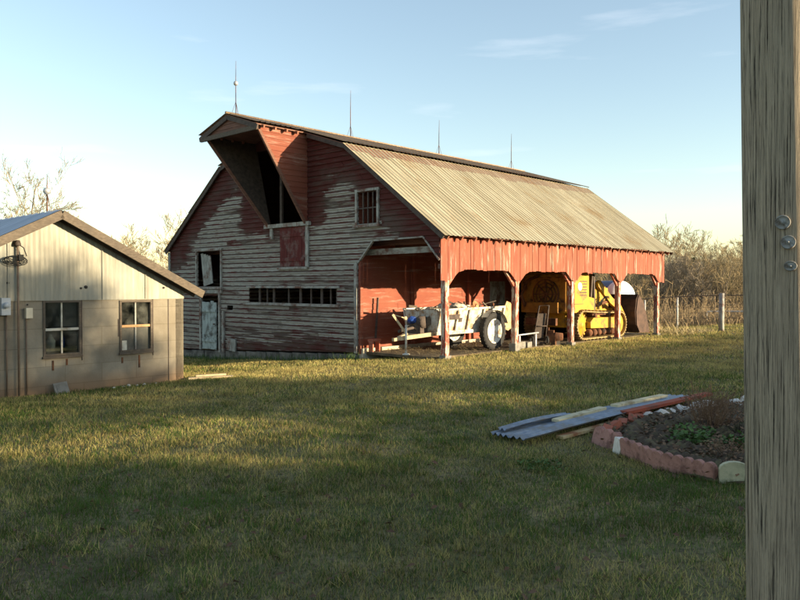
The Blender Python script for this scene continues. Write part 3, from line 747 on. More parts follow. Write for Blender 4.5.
# roof
m=MB()
def sroof(mb,t0,t1,seed):
    xs=np.arange(-6.2,.27,.09); vs=[]
    for i,xx in enumerate(xs):
        h=.018 if i%3==0 else 0
        for t in(t0,t1): vs.append((xx,-t,srz(t)+.02+h))
    vs2=[(2*i,2*i+1,2*i+3,2*i+2) for i in range(len(xs)-1)]; mb.add(vs,vs2)
sroof(m,-.27,2.26,1); sroof(m,2.26,4.82,2)
m.build('metal_roof',M['shedroof'],shed,fix=False)
m=MB()
for t0,t1 in((-.25,2.26),(2.26,4.8)):
    a0=srz(t0);a1=srz(t1)
    m.add([(-6.1,-t0,a0),(.22,-t0,a0),(.22,-t1,a1),(-6.1,-t1,a1),(-6.1,-t0,a0-.05),(.22,-t0,a0-.05),(.22,-t1,a1-.05),(-6.1,-t1,a1-.05)],[(0,1,2,3),(4,7,6,5),(0,4,5,1),(1,5,6,2),(2,6,7,3),(0,3,7,4)])
m.build('roof_deck',M['fascia'],shed)
m=MB()
for t0,t1 in((-.27,2.262),(2.258,4.8)): m.bar((.24,-t0,srz(t0)-.055),(.24,-t1,srz(t1)-.055),.035,.135)
m.build_each('rake_board',M['fascia'],shed)
m=MB()
for t0,t1 in((-.2,2.262),(2.258,4.8)): m.bar((.05,-t0,srz(t0)-.10),(.05,-t1,srz(t1)-.10),.04,.08)
m.build_each('gable_trim',M['dark'],shed)
# windows
def shwin(r,low,lab):
    t0,z0,t1,z1=r[0][0],r[0][1],r[2][0],r[2][1]; f=.035
    m=MB()
    for t in(t0+f/2,t1-f/2): m.box((-.02,-t,(z0+z1)/2),(.08,f,z1-z0))
    for z in(z0+f/2,z1-f/2): m.box((-.021,-(t0+t1)/2,z),(.08,t1-t0-2*f,f))
    w=m.build('window',M['fascia'],shed); w['label']=lab
    m=MB(); m.box((-.03,-(t0+t1)/2,(z0+z1)/2),(.035,.022,z1-z0-2*f)); m.build_each('mullion',M['whitesash'] if not low else M['greywood'],w)
    m=MB(); m.box((-.02,-(t0+t1)/2,(z0+z1)/2+(.0 if low else -.02)),(.05,t1-t0-2*f,.04)); m.build('meeting_rail',M['orangewood'] if low else M['whitesash'],w)
    zm=(z0+z1)/2
    for a,b,mt in((zm+.02,z1-f,M['glass']),(z0+f,zm-.02,M['frost'] if low else M['glass'])):
        for (u0,u1) in((t0+f,(t0+t1)/2-.011),((t0+t1)/2+.011,t1-f)):
            m=MB(); m.box((-.036,-(u0+u1)/2,(a+b)/2),(.004,u1-u0,b-a)); m.build('pane',mt,w)
    m=MB(); m.box((.01,-(t0+t1)/2,z0-.02),(.06,t1-t0+.03,.035)); m.build('sill',M['fascia'],w)
    return w
shwin(W1,False,'left shed window with clear dark panes and a white cross'); w2=shwin(W2,True,'right shed window with an orange rail and clouded lower panes')
m=MB(); m.box((-.012,-1.14,.57),(.03,.11,.17)); m.build('paper_patch',M['whitesash'],w2)
m=MB()
for t in(1.86,1.235,.60): m.box((.004,-t,.88),(.012,.014,1.02 if t!=1.235 else .3))
for t in(.30,): m.box((.003,-t,.62),(.01,.014,1.6))
m.build_each('wall_crack_strip',M['dark'],shed)
m=MB()
for t,z,h_ in((2.33,.32,.16),(2.11,.36,.1),(.86,.28,.22),(1.17,.32,.1)): m.box((.003,-t,z),(.008,.03,h_))
m.build_each('rust_run',M['rust'],shed)
# electric service
m=MB(); m.tube([(.07,-2.87,-.1),(.07,-2.87,2.2)],.017,8); m.build('service_mast',M['rustpole'],shed)
m=MB(); m.lathe([(0,.06),(.03,.055),(.05,0),(.05,-.03),(0,-.03)],(.07,-2.87,2.24),'z',12); m.build('weatherhead',M['dark'],shed)
m=MB(); q=random.Random(5)
for k in range(5):
    a0=q.uniform(0,6); pts=[]
    for i in range(14):
        a=a0+i*.5; pts.append((.10+.03*math.sin(a*2+k),-2.87+(.10+.02*k)*math.cos(a)-.04,2.02+.035*math.sin(a)*(1+k*.3)-.01*k))
    m.tube(pts,.007,5)
m.tube([(.08,-2.87,2.24),(.12,-2.80,2.18),(.13,-2.76,2.05)],.008,5); m.box((.1,-2.84,2.03),(.07,.07,.09))
m.build('cable_loop',M['black'],shed)
m=MB(); m.box((.07,-3.06,1.28),(.10,.13,.26)); m.lathe([(0,.13),(.045,.125),(.05,.0),(.05,-.01)],(.06,-3.06,1.30),'x',16); m.build('meter_box',M['meter'],shed)
m=MB(); m.box((.05,-2.71,1.17),(.07,.1,.16)); m.build('switch_box',M['beigebox'],shed)
m=MB()
for t,z1 in((3.03,1.15),(2.74,1.1)): m.tube([(.03,-t,-.12),(.03,-t,z1)],.012,7)
m.tube([(.03,-3.2,-.1),(.03,-3.2,1.35)],.012,7)
m.build_each('conduit',M['rustpole'],shed)
rod(shed,-.35,-2.26,2.80,.62,.55)
# things inside the shed behind the left window
def inside(name,t,x,z,label,cat,mat,prof):
    e=MB(); e.lathe(prof,(0,0,0),'z',16); p=shed.matrix_basis
    o=e.build(name,mat); v=Vector((SHX+CY*x-SY*t*1.0,0,0)); o.location=(SHX+CY*x+SY*(-t),SHY-SY*x+CY*(-t),z); tag(o,label,cat); return o
sh=MB(); sh.box((-.42,-2.2,.55),(.35,1.2,.04)); sh.build('inner_shelf',M['plank'],shed)
inside('paint_tin',2.40,-.30,.572,'dull paint tin inside the shed behind the left window','tin',M['beigebox'],[(0,0),(.06,0),(.06,.15),(0,.15)])
inside('plastic_jug',2.24,-.30,.572,'pale blue jug inside the shed behind the left window','jug',M['meter'],[(0,0),(.065,0),(.07,.12),(.02,.2),(.02,.23),(0,.23)])
inside('blue_bottle',2.05,-.30,.572,'dark blue bottle on the shelf behind the left shed window','bottle',M['bluebag'],[(0,0),(.04,0),(.04,.15),(.012,.2),(.012,.25),(0,.25)])
# panel leaning at the base of the shed
p=B(0,0); bx=SHX+CY*.12-SY*2.25; by=SHY-SY*.12-CY*2.25
m=MB(); tl=Matrix.Rotation(R(-22),3,'Y')@Matrix.Rotation(R(6),3,'X')
m.box((0,0,.09),(.03,.22,.20),tl); m.box(tl@Vector((.012,0,0))+Vector((0,0,.09)),(.02,.14,.12),tl)
o=m.build('vent_cover',M['concrete']); o.location=(bx,by,zgf(bx,by)); o.rotation_euler=(0,0,ROT); tag(o,'small grey metal vent cover leaning against the shed base','vent cover')
def rock(name,x,y,s,mat,seed,z=None,flat=.7):
    q=random.Random(seed); m=MB()
    import bmesh
    bm=bmesh.new(); bmesh.ops.create_icosphere(bm,subdivisions=2,radius=1)
    off=[Vector((q.uniform(-1,1),q.uniform(-1,1),q.uniform(-1,1))) for _ in range(3)]
    for v in bm.verts:
        k=1+.16*math.sin(v.co.dot(off[0])*3)+.13*math.sin(v.co.dot(off[1])*5+1)+q.uniform(-.05,.05)
        v.co=Vector((v.co.x*s*k,v.co.y*s*k*q.uniform(.97,1.0),v.co.z*s*k*flat))
    me=bpy.data.meshes.new(name); bm.to_mesh(me); bm.free(); me.materials.append(mat)
    o=bpy.data.objects.new(name,me); C.objects.link(o); o.location=(x,y,(zgf(x,y) if z is None else z)+s*flat*.55); o.rotation_euler=(0,0,q.uniform(0,6)); return o
q=random.Random(21)
for k,(t,s) in enumerate(((.62,.028),(.74,.022),(.86,.035),(.98,.026),(1.12,.04),(1.24,.03),(1.42,.03))):
    X=.14+q.uniform(-.03,.08); x=SHX+CY*X-SY*t; y=SHY-SY*X-CY*t
    o=rock('stone',x,y,s,M['whiterock'],k+50); tag(o,'small pale stone in the row along the foot of the shed wall','stone','pale stones along the shed wall')
m=MB(); m.bar((0,0,.03),(.75,.25,.04),.1,.04); m.bar((.1,.1,.07),(.6,.33,.075),.07,.03)
x=SHX+.12;y=SHY-.1; o=m.build('weathered_board',M['plank']); o.location=(x,y,zgf(x,y)); tag(o,'short weathered boards lying on the grass at the right corner of the shed','board')

# ------------------------------------------------------------ SPREADER
def wheel(parent,c,r,w,axis='x',rimm=None,name='wheel'):
    m=MB(); rw=r*.66
    m.lathe([(rw,-w/2),(r*.9,-w/2),(r*.98,-w/2+.02),(r,-w/4),(r,w/4),(r*.98,w/2-.02),(r*.9,w/2),(rw,w/2),(rw,-w/2)],c,axis,36)
    for k in range(28):                       # tread lugs
        a=2*math.pi*k/28; rot=Matrix.Rotation(a,3,'X')
        m.box(Vector(c)+rot@Vector((0,0,r)),(w*.85,.03,.022),rot)
    t=m.build(name,M['black'],parent)
    m=MB(); m.lathe([(rw,-w*.42),(rw*.93,-w*.42),(rw*.86,-w*.1),(rw*.45,w*.08),(rw*.40,w*.2),(rw*.15,w*.2),(.0,w*.2)],c,axis,28)
    m.lathe([(rw,w*.42),(rw*.93,w*.42),(rw*.86,w*.12),(rw*.45,w*.1)],c,axis,28)
    for k in range(6):
        a=k*math.pi/3; m.lathe([(0,.22*w),(.018,.22*w),(.018,.1*w)],Vector(c)+Vector((0,math.cos(a)*rw*.3,math.sin(a)*rw*.3)),axis,8)
    m.build('rim',rimm or M['rim'],t); return t
sp=empty('manure_spreader',B(-1.33,1.93,-.0),ROT); sp.scale=(.84,1,1)     # local y along the barn, near side is +x
tag(sp,'worn white manure spreader with one big tyre and long tongue parked in the first bays','manure spreader')
# local: wheel at y=.82 ; box y from -1.15..1.45
def flare(y0,y1,z0,z1,x0,x1,th=.03): return
m=MB()
for s in(1,-1):
    for y0,y1 in((-1.12,-.02),(.0,.55),(.57,1.42)):
        zt=1.02+(.0 if y0<-.5 else .03)
        P=[(s*.52,y0,.52),(s*.52,y1,.52),(s*.66,y1,zt),(s*.66,y0,zt)]
        Q=[(x-s*.03,y,z) for x,y,z in P]; m.add(P+Q,[(0,1,2,3),(4,7,6,5),(0,4,5,1),(1,5,6,2),(2,6,7,3),(3,7,4,0)])
m.box((0,-1.12,.78),(1.2,.03,.5)); m.box((0,.15,.5),(1.06,2.6,.04))
m.build('box_body',M['spreader'],sp)
m=MB()
for s in(1,-1):
    m.bar((s*.68,-1.14,1.03),(s*.68,1.44,1.06),.05,.05); m.bar((s*.55,-1.14,.49),(s*.55,1.5,.49),.06,.09)
    for y in(-1.1,-.45,-.01,.56,1.4): m.bar((s*.56,y,.48),(s*.70,y,1.04),.05,.035)
m.build('box_frame',M['spreader'],sp)
m=MB(); m.box((.685,-.62,.86),(.012,.42,.12),Matrix.Rotation(R(16),3,'Y')); m.box((.655,-.35,.78),(.012,.12,.10),Matrix.Rotation(R(16),3,'Y')); m.build_each('decal_patch',M['dark'],sp)
# fender panel above wheel
m=MB(); pts=[(.80,.80+.52*math.cos(a),.47+.52*math.sin(a)) for a in np.linspace(.35,2.4,10)]
for a,b in zip(pts[:-1],pts[1:]): m.bar(a,b,.22,.02,up=(1,0,0)) if False else m.add([(.70,a[1],a[2]),(.92,a[1],a[2]),(.92,b[1],b[2]),(.70,b[1],b[2])],[(0,1,2,3)])
m.build('mudguard',M['spreader'],sp,fix=False)
wheel(sp,(.78,.80,.47),.47,.19); wheel(sp,(-.78,.80,.47),.47,.24)
m=MB(); m.tube([(-.78,.80,.47),(.78,.80,.47)],.04,10); m.build('axle',M['rust'],sp)
# tongue, jack, levers
m=MB(); m.bar((.15,-2.0,.40),(.45,-1.0,.48),.07,.09); m.bar((.1,-2.0,.40),(-.45,-1.0,.48),.07,.09); m.bar((.12,-2.2,.38),(.14,-1.9,.41),.09,.07); m.bar((-.3,-1.5,.45),(.3,-1.5,.45),.06,.06)
m.build('tongue',M['plank'],sp)
m=MB(); m.tube([(.26,-1.9,.06),(.26,-1.9,.70)],.026,10); m.lathe([(0,0),(.09,0),(.09,.02),(.03,.04),(0,.04)],(.26,-1.9,.03),'z',16); m.tube([(.26,-1.9,.68),(.37,-1.9,.70)],.012,8); m.build('jack_stand',M['rim'],sp)
m=MB(); m.bar((.26,-1.86,.48),(.1,-2.2,.95),.035,.05); m.tube([(.1,-2.2,.95),(.15,-1.85,.86)],.014,7); m.lathe([(.001,-.05),(.045,-.03),(.045,.03),(.001,.05)],(.15,-1.83,.855),'y',10); m.build('control_lever',M['plank'],sp)
m=MB(); m.tube([(.1,-2.0,.56),(.05,-1.15,.66)],.035,8); m.box((0,-1.28,.62),(.5,.25,.28)); m.lathe([(.14,-.1),(.14,.1),(0,.1)],(.2,-1.3,.75),'x',14); m.build('drive_shaft',M['dark'],sp)
m=MB(); m.bar((.1,-1.45,.62),(.35,-1.12,.80),.05,.20); m.build('front_panel',M['fascia'],sp)
m=MB()
for z,yy in((.72,1.58),(1.0,1.62)):
    m.tube([(-.6,yy,z),(.6,yy,z)],.03,8)
    for k in range(16):
        a=k*.9; x=-.55+k*.073; m.bar((x,yy,z),(x,yy+.16*math.cos(a),z+.16*math.sin(a)),.02,.03)
m.build('beater',M['rust'],sp)
m=MB()
for s in(1,-1):
    pl=[(1.44+0,.50),(1.62,.44),(1.82,.52),(1.90,.75),(1.86,1.0),(1.72,1.16),(1.56,1.20),(1.46,1.05)]
    m.prism(pl,0,.03*s,lambda u,v,d,s=s:(s*.62+d,u,v))
m.build_each('end_shield',M['shieldw'],sp)
m=MB(); m.bar((.0,1.5,.42),(.0,2.25,.30),.08,.06); m.build('rear_drawbar',M['rust'],sp)
# load lying in the box
m=MB(); q=random.Random(31)
for k in range(22):
    a=Vector((q.uniform(-.45,.5),q.uniform(-1.0,1.3),q.uniform(.95,1.10))); d=Vector((q.uniform(-.3,.3),q.uniform(-.4,.4),q.uniform(-.05,.16)))
    m.bar(a,a+d,q.uniform(.02,.08),q.uniform(.015,.05))
o=m.build('scrap_wood',M['fascia']); o.location=sp.location; o.scale=(.84,1,1); o.rotation_euler=(0,0,ROT); tag(o,'heap of scrap boards loaded in the white spreader box','scrap wood')
for k,(x_,y_,s_) in enumerate(((.15,-.35,.13),(.2,.1,.15),(.05,.45,.11))):
    p=B(-1.45+x_,1.9+y_); o=rock('feed_sack',p.x,p.y,s_,M['spreader'],80+k,z=1.05,flat=.55); tag(o,['pale crumpled sack at the front of the heap in the spreader','largest pale crumpled sack in the middle of the spreader heap','small pale sack nearest the spreader wheel'][k],'sack')
p=B(-1.45+.12,1.9-1.38); o=rock('tarp_bundle',p.x,p.y,.13,M['bluebag'],91,z=.74,flat=.7); tag(o,'small crumpled dark blue tarp lying on the front of the white spreader','tarp')

# ------------------------------------------------------------ CRAWLER LOADER
ld=empty('crawler_loader',B(-1.35,7.9,.02),ROT)
tag(ld,'yellow crawler loader with muddy tracks and dark front bucket in the far bays','crawler loader')
def track(s):
    cx=s*.72; w=.36; ya,yb=-1.02,1.18; ra,rb=.40,.36; za,zb=.44,.40
    path=[]
    for k in range(15): a=math.pi*.5+math.pi*k/14; path.append((ya+ra*math.cos(a),za+ra*math.sin(a)))
    for k in range(1,10): path.append((ya+(yb-ya)*k/10,.04))
    for k in range(15): a=-math.pi*.5+math.pi*k/14; path.append((yb+rb*math.cos(a),zb+rb*math.sin(a)))
    for k in range(1,10): path.append((yb+(ya-yb)*k/10,.76+.08*k/10-.02*math.sin(math.pi*k/10)))
    n=len(path); m=MB()
    for i in range(n):
        a=Vector((cx,*path[i])); b=Vector((cx,*path[(i+1)%n])); m.bar(a+(b-a)*.04,a+(b-a)*.96,w,.035,up=(0,0,1)) if abs((b-a).normalized().z)<.97 else m.bar(a+(b-a)*.04,a+(b-a)*.96,.035,w,up=(1,0,0)) if False else m.bar(a+(b-a)*.04,a+(b-a)*.96,w,.035,up=Vector((0,-(b-a).z,(b-a).y)))
        mid=(a+b)/2; d=(b-a).normalized(); nn=Vector((0,d.z,-d.y)); m.bar(mid,mid+nn*.055,w,.02,up=d)
    t=m.build('track',M['yellowtrack'],ld)
    m=MB()
    m.lathe([(.0,.12),(.09,.12),(.12,.06),(.30,.05),(.33,.02),(.33,-.02),(.30,-.05),(0,-.08)],(cx+s*.0,ya,za),'x',28)
    for k in range(18):
        a=2*math.pi*k/18; rot=Matrix.Rotation(a,3,'X'); m.box(Vector((cx,ya,za))+rot@Vector((0,0,.34)),(.07,.05,.06),rot)
    m.build('sprocket',M['yellow'],t); m=MB()
    m.lathe([(0,.14),(.08,.14),(.1,.08),(.22,.07),(.30,.1),(.32,.04),(.32,-.05),(0,-.08)],(cx,yb,zb),'x',28)
    m.build('idler_wheel',M['yellow'],t)
    m=MB()
    m.prism([(ya+.32,.34),(yb-.28,.30),(yb-.2,.50),(yb-.4,.62),(ya+.5,.64),(ya+.3,.52)],cx-.12,cx+.19*s if s>0 else cx-.19,lambda u,v,d:(d,u,v))
    m.build('track_frame',M['yellow'],t)
    m=MB()
    for k in range(6):
        y=ya+.42+k*.27; m.lathe([(0,.17*s),(.06,.17*s),(.11,.12*s),(.11,-.12*s)],(cx,y,.20),'x',14)
    for y in(-.35,.45): m.lathe([(0,.17*s),(.07,.17*s),(.07,-.12*s)],(cx,y,.70),'x',12)
    m.build_each('roller',M['rust'],t)
for s in(1,-1): track(s)
m=MB()
m.prism([(-1.75,.80),(-1.75,1.88),(-1.60,1.98),(-.72,1.98),(-.62,1.85),(-.62,1.25),(-.30,1.2),(-.30,.80)],-.78,.80,lambda u,v,d:(d,u,v))      # rear tank / hood
m.box((0,.05,.62),(.9,2.9,.5)); m.build('body',M['yellow'],ld)
m=MB(); m.prism([(.15,.85),(.15,1.50),(.3,1.56),(1.35,1.50),(1.40,.80)],-.36,.36,lambda u,v,d:(d,u,v)); m.build('engine_hood',M['yellow'],ld)
m=MB(); m.box((0,1.42,1.15),(.66,.05,.62)); m.tube([(.1,.7,1.5),(.1,.7,1.95)],.04,10); m.build('radiator_grille',M['dark'],ld)
m=MB()
for z in np.linspace(1.3,1.7,6): m.box((.803,-.95,z),(.012,.40,.025))
m.box((.803,-1.2,1.05),(.01,.5,.015)); m.box((.803,-1.45,1.3),(.01,.015,.9)); m.build('louvre',M['dark'],ld)
m=MB(); m.lathe([(0,.01),(.12,.01),(.12,0)],(.80,-1.15,1.55),'x',20); m.build('round_highlight',M['whitepaint'],ld)  # white disc paints in a bright highlight on the yellow side
m=MB(); m.box((0,-.42,1.32),(.55,.5,.16)); m.box((0,-.66,1.55),(.55,.12,.42)); m.build('seat',M['black'],ld)
for s in(1,-1):
    m=MB()
    m.bar((s*.68,-.40,.85),(s*.68,-.28,1.92),.07,.11,up=(1,0,0)); m.bar((s*.68,-.12,.85),(s*.68,-.18,1.92),.07,.09,up=(1,0,0))
    m.build_each('canopy_post',M['dark'],ld)
    m=MB(); m.prism([(-.15,.86),(.55,.86),(.42,1.18),(.26,1.62),(.10,1.68),(.0,1.4)],s*.52,s*.60,lambda u,v,d:(d,u,v)); m.build('arm_tower',M['yellow'],ld)
    m=MB(); m.prism([(.06,1.70),(.22,1.74),(.95,1.22),(1.55,.95),(2.00,.46),(1.86,.36),(1.42,.78),(.85,1.04),(.10,1.55)],s*.63,s*.72,lambda u,v,d:(d,u,v)); m.build('lift_arm',M['yellow'],ld)
    m=MB(); m.tube([(s*.62,.10,.98),(s*.62,.85,1.10)],.05,10); m.tube([(s*.62,.80,1.09),(s*.62,1.35,.98)],.026,8); m.tube([(s*.45,.35,1.60),(s*.45,1.1,1.38)],.05,10); m.tube([(s*.45,1.0,1.40),(s*.45,1.85,1.0)],.026,8); m.build_each('hydraulic_ram',M['rust'],ld)
m=MB(); m.box((0,-1.78,1.34),(1.46,.05,.98)); m.box((0,-1.86,.95),(1.1,.14,.30)); m.bar((-.75,-1.80,1.74),(.80,-1.80,1.74),.08,.1)
m.build('rear_guard',M['rearshade'],ld)  # dark orange paints in the shade on the loader's unlit rear
m=MB()
for r_ in(.40,.30,.2): m.lathe([(r_,-.03),(r_+.03,-.03),(r_+.03,.03),(r_,.03)],(.1,-1.82,1.33),'y',30)
for k in range(8):
    a=k*math.pi/4; m.bar((.1,-1.83,1.33),(.1+.4*math.cos(a),-1.83,1.33+.4*math.sin(a)),.03,.04,up=(0,1,0))
m.build('fan_guard',M['rust'],ld)
m=MB(); m.bar((0,-1.7,.55),(0,-2.15,.55),.3,.16); m.bar((-.5,-1.9,.55),(.5,-1.9,.55),.1,.2); m.tube([(-.55,-1.85,.9),(-.62,-2.0,1.3),(-.45,-1.95,1.72),(-.15,-1.85,1.86)],.045,8); m.build('rear_hitch',M['rust'],ld)
# bucket
m=MB(); pr=[(1.98,.34),(1.92,.75),(2.00,1.15),(2.14,1.30),(2.20,1.28),(2.08,1.10),(2.02,.75),(2.08,.40),(2.25,.16),(2.95,.10),(2.95,.06),(2.2,.08)]
m.prism(pr,-1.0,1.0,lambda u,v,d:(d,u,v))
for s in(1,-1): m.prism([(2.0,.34),(1.96,.75),(2.05,1.15),(2.16,1.28),(2.5,1.0),(2.9,.12),(2.2,.10)],s*1.0,s*1.03,lambda u,v,d:(d,u,v))
bk=m.build('bucket',M['bucketm'],ld)
for k in range(3):
    m=MB(); m.tube([(.74,-.05+.1*k,.95),(.80,.15+.1*k,1.15+.05*k),(.76,.45+.1*k,1.25),(.68,.6+.12*k,1.12)],.014,6); m.build('hose',M['black'],ld)
m=MB(); m.box((.80,-.1,.72),(.10,.8,.04)); m.box((.82,-.38,.60),(.05,.05,.25)); m.build('step_plate',M['rust'],ld)
m=MB()
for k in range(8): m.bar((-.94+k*.268,2.9,.075),(-.94+k*.268,3.08,.06),.06,.035)
m.build_each('bucket_tooth',M['rust'],bk)

# old tractor hidden in the dark of the barn
tr=empty('old_tractor',B(-4.5,8.7,-.2),ROT+R(25)); tag(tr,'old dull orange tractor standing in deep shade inside the barn behind the loader','tractor')
m=MB(); m.prism([(-.3,.75),(-.3,1.35),(.0,1.45),(1.5,1.38),(1.62,1.2),(1.6,.7),(.6,.62)],-.28,.28,lambda u,v,d:(d,u,v)); m.build('engine_hood',M['oldorange'],tr)
m=MB(); m.box((0,-.55,.85),(.4,1.1,.4)); m.build('gearbox',M['rust'],tr)
for s in(1,-1):
    wheel(tr,(s*.75,-.65,.68),.68,.3,rimm=M['oldorange']); wheel(tr,(s*.6,1.3,.36),.36,.16,rimm=M['oldorange'],name='front_wheel')
    m=MB(); pts=[(-.65+.78*math.cos(a),.68+.78*math.sin(a)) for a in np.linspace(.5,2.6,10)]
    for a,b in zip(pts[:-1],pts[1:]): m.add([(s*.5,*a),(s*.92,*a),(s*.92,*b),(s*.5,*b)],[(0,1,2,3)])
    m.build('mudguard',M['oldorange'],tr,fix=False)
m=MB(); m.lathe([(.19,-.015),(.21,0),(.19,.015),(.17,0),(.19,-.015)],(0,-.2,1.65),'z',20); m.tube([(0,-.2,1.65),(0,.1,1.3)],.02,8); m.bar((-.19,-.2,1.65),(.19,-.2,1.65),.03,.02); m.build('steering_wheel',M['black'],tr)
m=MB(); m.box((0,-.75,1.25),(.45,.4,.06)); m.box((0,-.95,1.4),(.45,.05,.28)); m.build('seat',M['black'],tr)
m=MB(); m.tube([(.12,.8,1.4),(.12,.8,2.0)],.03,8); m.build('exhaust_pipe',M['rust'],tr)
# sundries at the third bay
m=MB(); m.tube([(-.18,0,.1),(-.14,-.28,1.05),(.14,-.28,1.05),(.18,0,.1)],.018,7); m.tube([(-.16,-.12,.5),(.16,-.12,.5)],.014,6); m.box((0,.12,.04),(.36,.22,.02)); m.box((0,-.06,.5),(.26,.02,.7),Matrix.Rotation(R(16),3,'X'))
ht=m.build('hand_truck',M['dark']); ht.location=B(-.62,4.75,.02); ht.rotation_euler=(0,0,ROT+R(60)); tag(ht,'dark upright hand truck leaning in the third bay','hand truck')
w_=wheel(ht,(-.22,0,.11),.11,.05); w_=wheel(ht,(.22,0,.11),.11,.05)
m=MB(); m.box((0,0,.14),(.26,.24,.28)); m.lathe([(0,.2),(.1,.19),(.12,.0)],(.12,0,.22),'x',14); m.box((0,0,.33),(.16,.14,.12)); m.tube([(-.08,.06,.3),(-.08,.06,.46)],.025,8)
o=m.build('small_engine',M['rust']); o.location=B(-.48,5.12,.0); o.rotation_euler=(0,0,ROT+.4); tag(o,'small rusty engine block on the dirt beside the third bay post','engine')
for k,(X,l,s_) in enumerate(((-.45,3.5,.17),(-.5,3.95,.14),(-.5,5.4,.13))):
    m=MB(); m.box((0,0,s_/2),(.2,.4,s_)); m.box((0,-.1,s_/2),(.12,.13,s_+.004)); m.box((0,.1,s_/2),(.12,.13,s_+.004)); o=m.build('concrete_block',M['concrete']); o.location=B(X,l,0); o.rotation_euler=(0,0,ROT+.3*k)
    tag(o,['concrete block just right of the second bay post','smaller concrete block between the second post and hand truck','low concrete block left of the third bay post'][k],'concrete block')
m=MB(); m.tube([(0,-.6,.33),(0,.55,.36)],.022,8); m.lathe([(0,-.05),(.045,-.04),(.045,.04),(0,.05)],(0,-.62,.33),'y',12); m.box((0,-.35,.16),(.06,.05,.3)); m.box((0,.4,.17),(.06,.05,.32))
o=m.build('pipe_rail',M['galv']); o.location=B(-.45,3.9,.0); o.rotation_euler=(0,0,ROT); tag(o,'pale steel pipe on short stands low behind the second bay post','pipe')
# items leaning on the red inner wall
m=MB(); m.bar((0,0,0),(0,.1,1.25),.03,.05); o=m.build('leaning_pole',M['dark']); o.location=B(PX+.12,.55,.05); o.rotation_euler=(0,0,ROT); tag(o,'thin dark pole leaning on the sunlit red inner wall','pole')
m=MB(); m.box((0,0,.28),(.18,.28,.06)); 
for s in(1,-1): m.box((0,s*.11,.13),(.14,.03,.26))
o=m.build('stool',M['postred']); o.location=B(PX+.3,.35,.0); o.rotation_euler=(0,0,ROT); tag(o,'little red wooden stool at the foot of the red inner wall','stool')

# ------------------------------------------------------------ FUEL TANK beyond the barn
tk=empty('fuel_tank',B(-.15,15.6,0),R(-20)); tk.location=(7.95,28.3,.16); tk.rotation_euler=(0,0,R(-70))
tag(tk,'big white fuel tank with a domed white end behind the loader','tank')
m=MB(); m.lathe([(.62,-1.7),(.62,.62)],(0,0,1.0),'x',36); m.build('tank_shell',M['shadeside'],tk)  # dark blue shell paints in the shaded side of the white tank
m=MB(); m.lathe([(.623,.60),(.62,.70),(.56,.82),(.40,.92),(.2,.97),(.001,.98)],(0,0,1.0),'x',36); m.build('tank_end',M['whitepaint'],tk)
m=MB()
for x in(-1.4,.2):
    for y in(-.5,.5): m.bar((x,y,-.4),(x,y*.8,.6),.08,.08)
m.build_each('tank_leg',M['rust'],tk)

# ------------------------------------------------------------ UTILITY POLE
def pole_mat():
    t=NT('weathered_pole_wood'); g=t.noise(7,7,t.coord((7,7,.35)),.75); g2=t.noise(20,5,t.coord((9,9,.07)),.7,.0); n=t.noise(1.6,5,t.coord((1,1,.6)),.6)
    col=t.mix(g,(.17,.13,.088),(.60,.50,.37)); col=t.mix(t.smooth(t.noise(22,5,t.coord((7,7,.11)),.85,.3),.44,.60),col,t.mix(.55,col,(.06,.05,.04))); col=t.mix(t.smooth(n,.4,.75),col,t.mix(.5,col,(.30,.27,.20)))
    cr=t.smooth(g2,.575,.63); col=t.mix(cr,col,(.035,.028,.022))
    t.bump(t.math('SUBTRACT',g,t.math('MULTIPLY',cr,.9)),.9,.012); return t.done(col,.95)
PXW,PYW=1.452,2.72
pole=empty('utility_pole',(PXW,PYW,0)); tag(pole,'weathered grey wooden utility pole filling the right edge of the view','utility pole')
m=MB(); n=260; rr=random.Random(77)
ph=[rr.uniform(0,6.28) for _ in range(8)]; cracks=[(rr.uniform(0,6.28),rr.uniform(.005,.016),rr.uniform(-3,3)) for _ in range(46)]
rows=np.linspace(-.3,7.5,90); vs=[]
for z in rows:
    r0=.150-.0048*z; lean=-.0245*z
    for k in range(n):
        a=2*math.pi*k/n; d=.0025*math.sin(3*a+ph[0]+.3*z)+.0015*math.sin(11*a+ph[1]+.5*z)
        for ca,cd,cz in cracks:
            da=(a-ca-.03*math.sin(z*1.3+cz)+math.pi)%(2*math.pi)-math.pi; lenf=.5+.5*math.sin(z*.9+cz)
            d-=cd*lenf*math.exp(-(da/.022)**2)
        r_=r0+d; vs.append((lean+r_*math.cos(a),r_*math.sin(a),z))
fs=[(i*n+k,i*n+(k+1)%n,(i+1)*n+(k+1)%n,(i+1)*n+k) for i in range(len(rows)-1) for k in range(n)]
m.add(vs,fs,True); m.f.append(tuple((len(rows)-1)*n+k for k in range(n))); m.sm.append(False)
m.build('pole_shaft',pole_mat(),pole,fix=False)
view=math.atan2(-PYW,-PXW)
for k,(dpx,z,r_,rot) in enumerate(((-2.5,1.82,.025,.3),(2,1.750,.024,-.2),(3.5,1.668,.021,.15))):
    a=view+math.asin(min(.95,(dpx)/40.)); rad=.150-.0048*z+.004
    m=MB(); m.lathe([(0,.004),(r_*.25,.006),(r_*.3,.002),(r_*.8,.003),(r_*.92,.006),(r_,.003),(r_*1.0,-.002),(0,-.002)],(0,0,0),'x',22)
    m.lathe([(0,.010),(.003,.009),(.0035,.003)],(0,0,0),'x',8)
    o=m.build('metal_tag',M['tag'],pole); o.location=(-.0245*z+rad*math.cos(a),rad*math.sin(a),z); o.rotation_euler=(0,rot*.5,a)
    o.scale=(1,1.0,.82 if k==2 else 1)

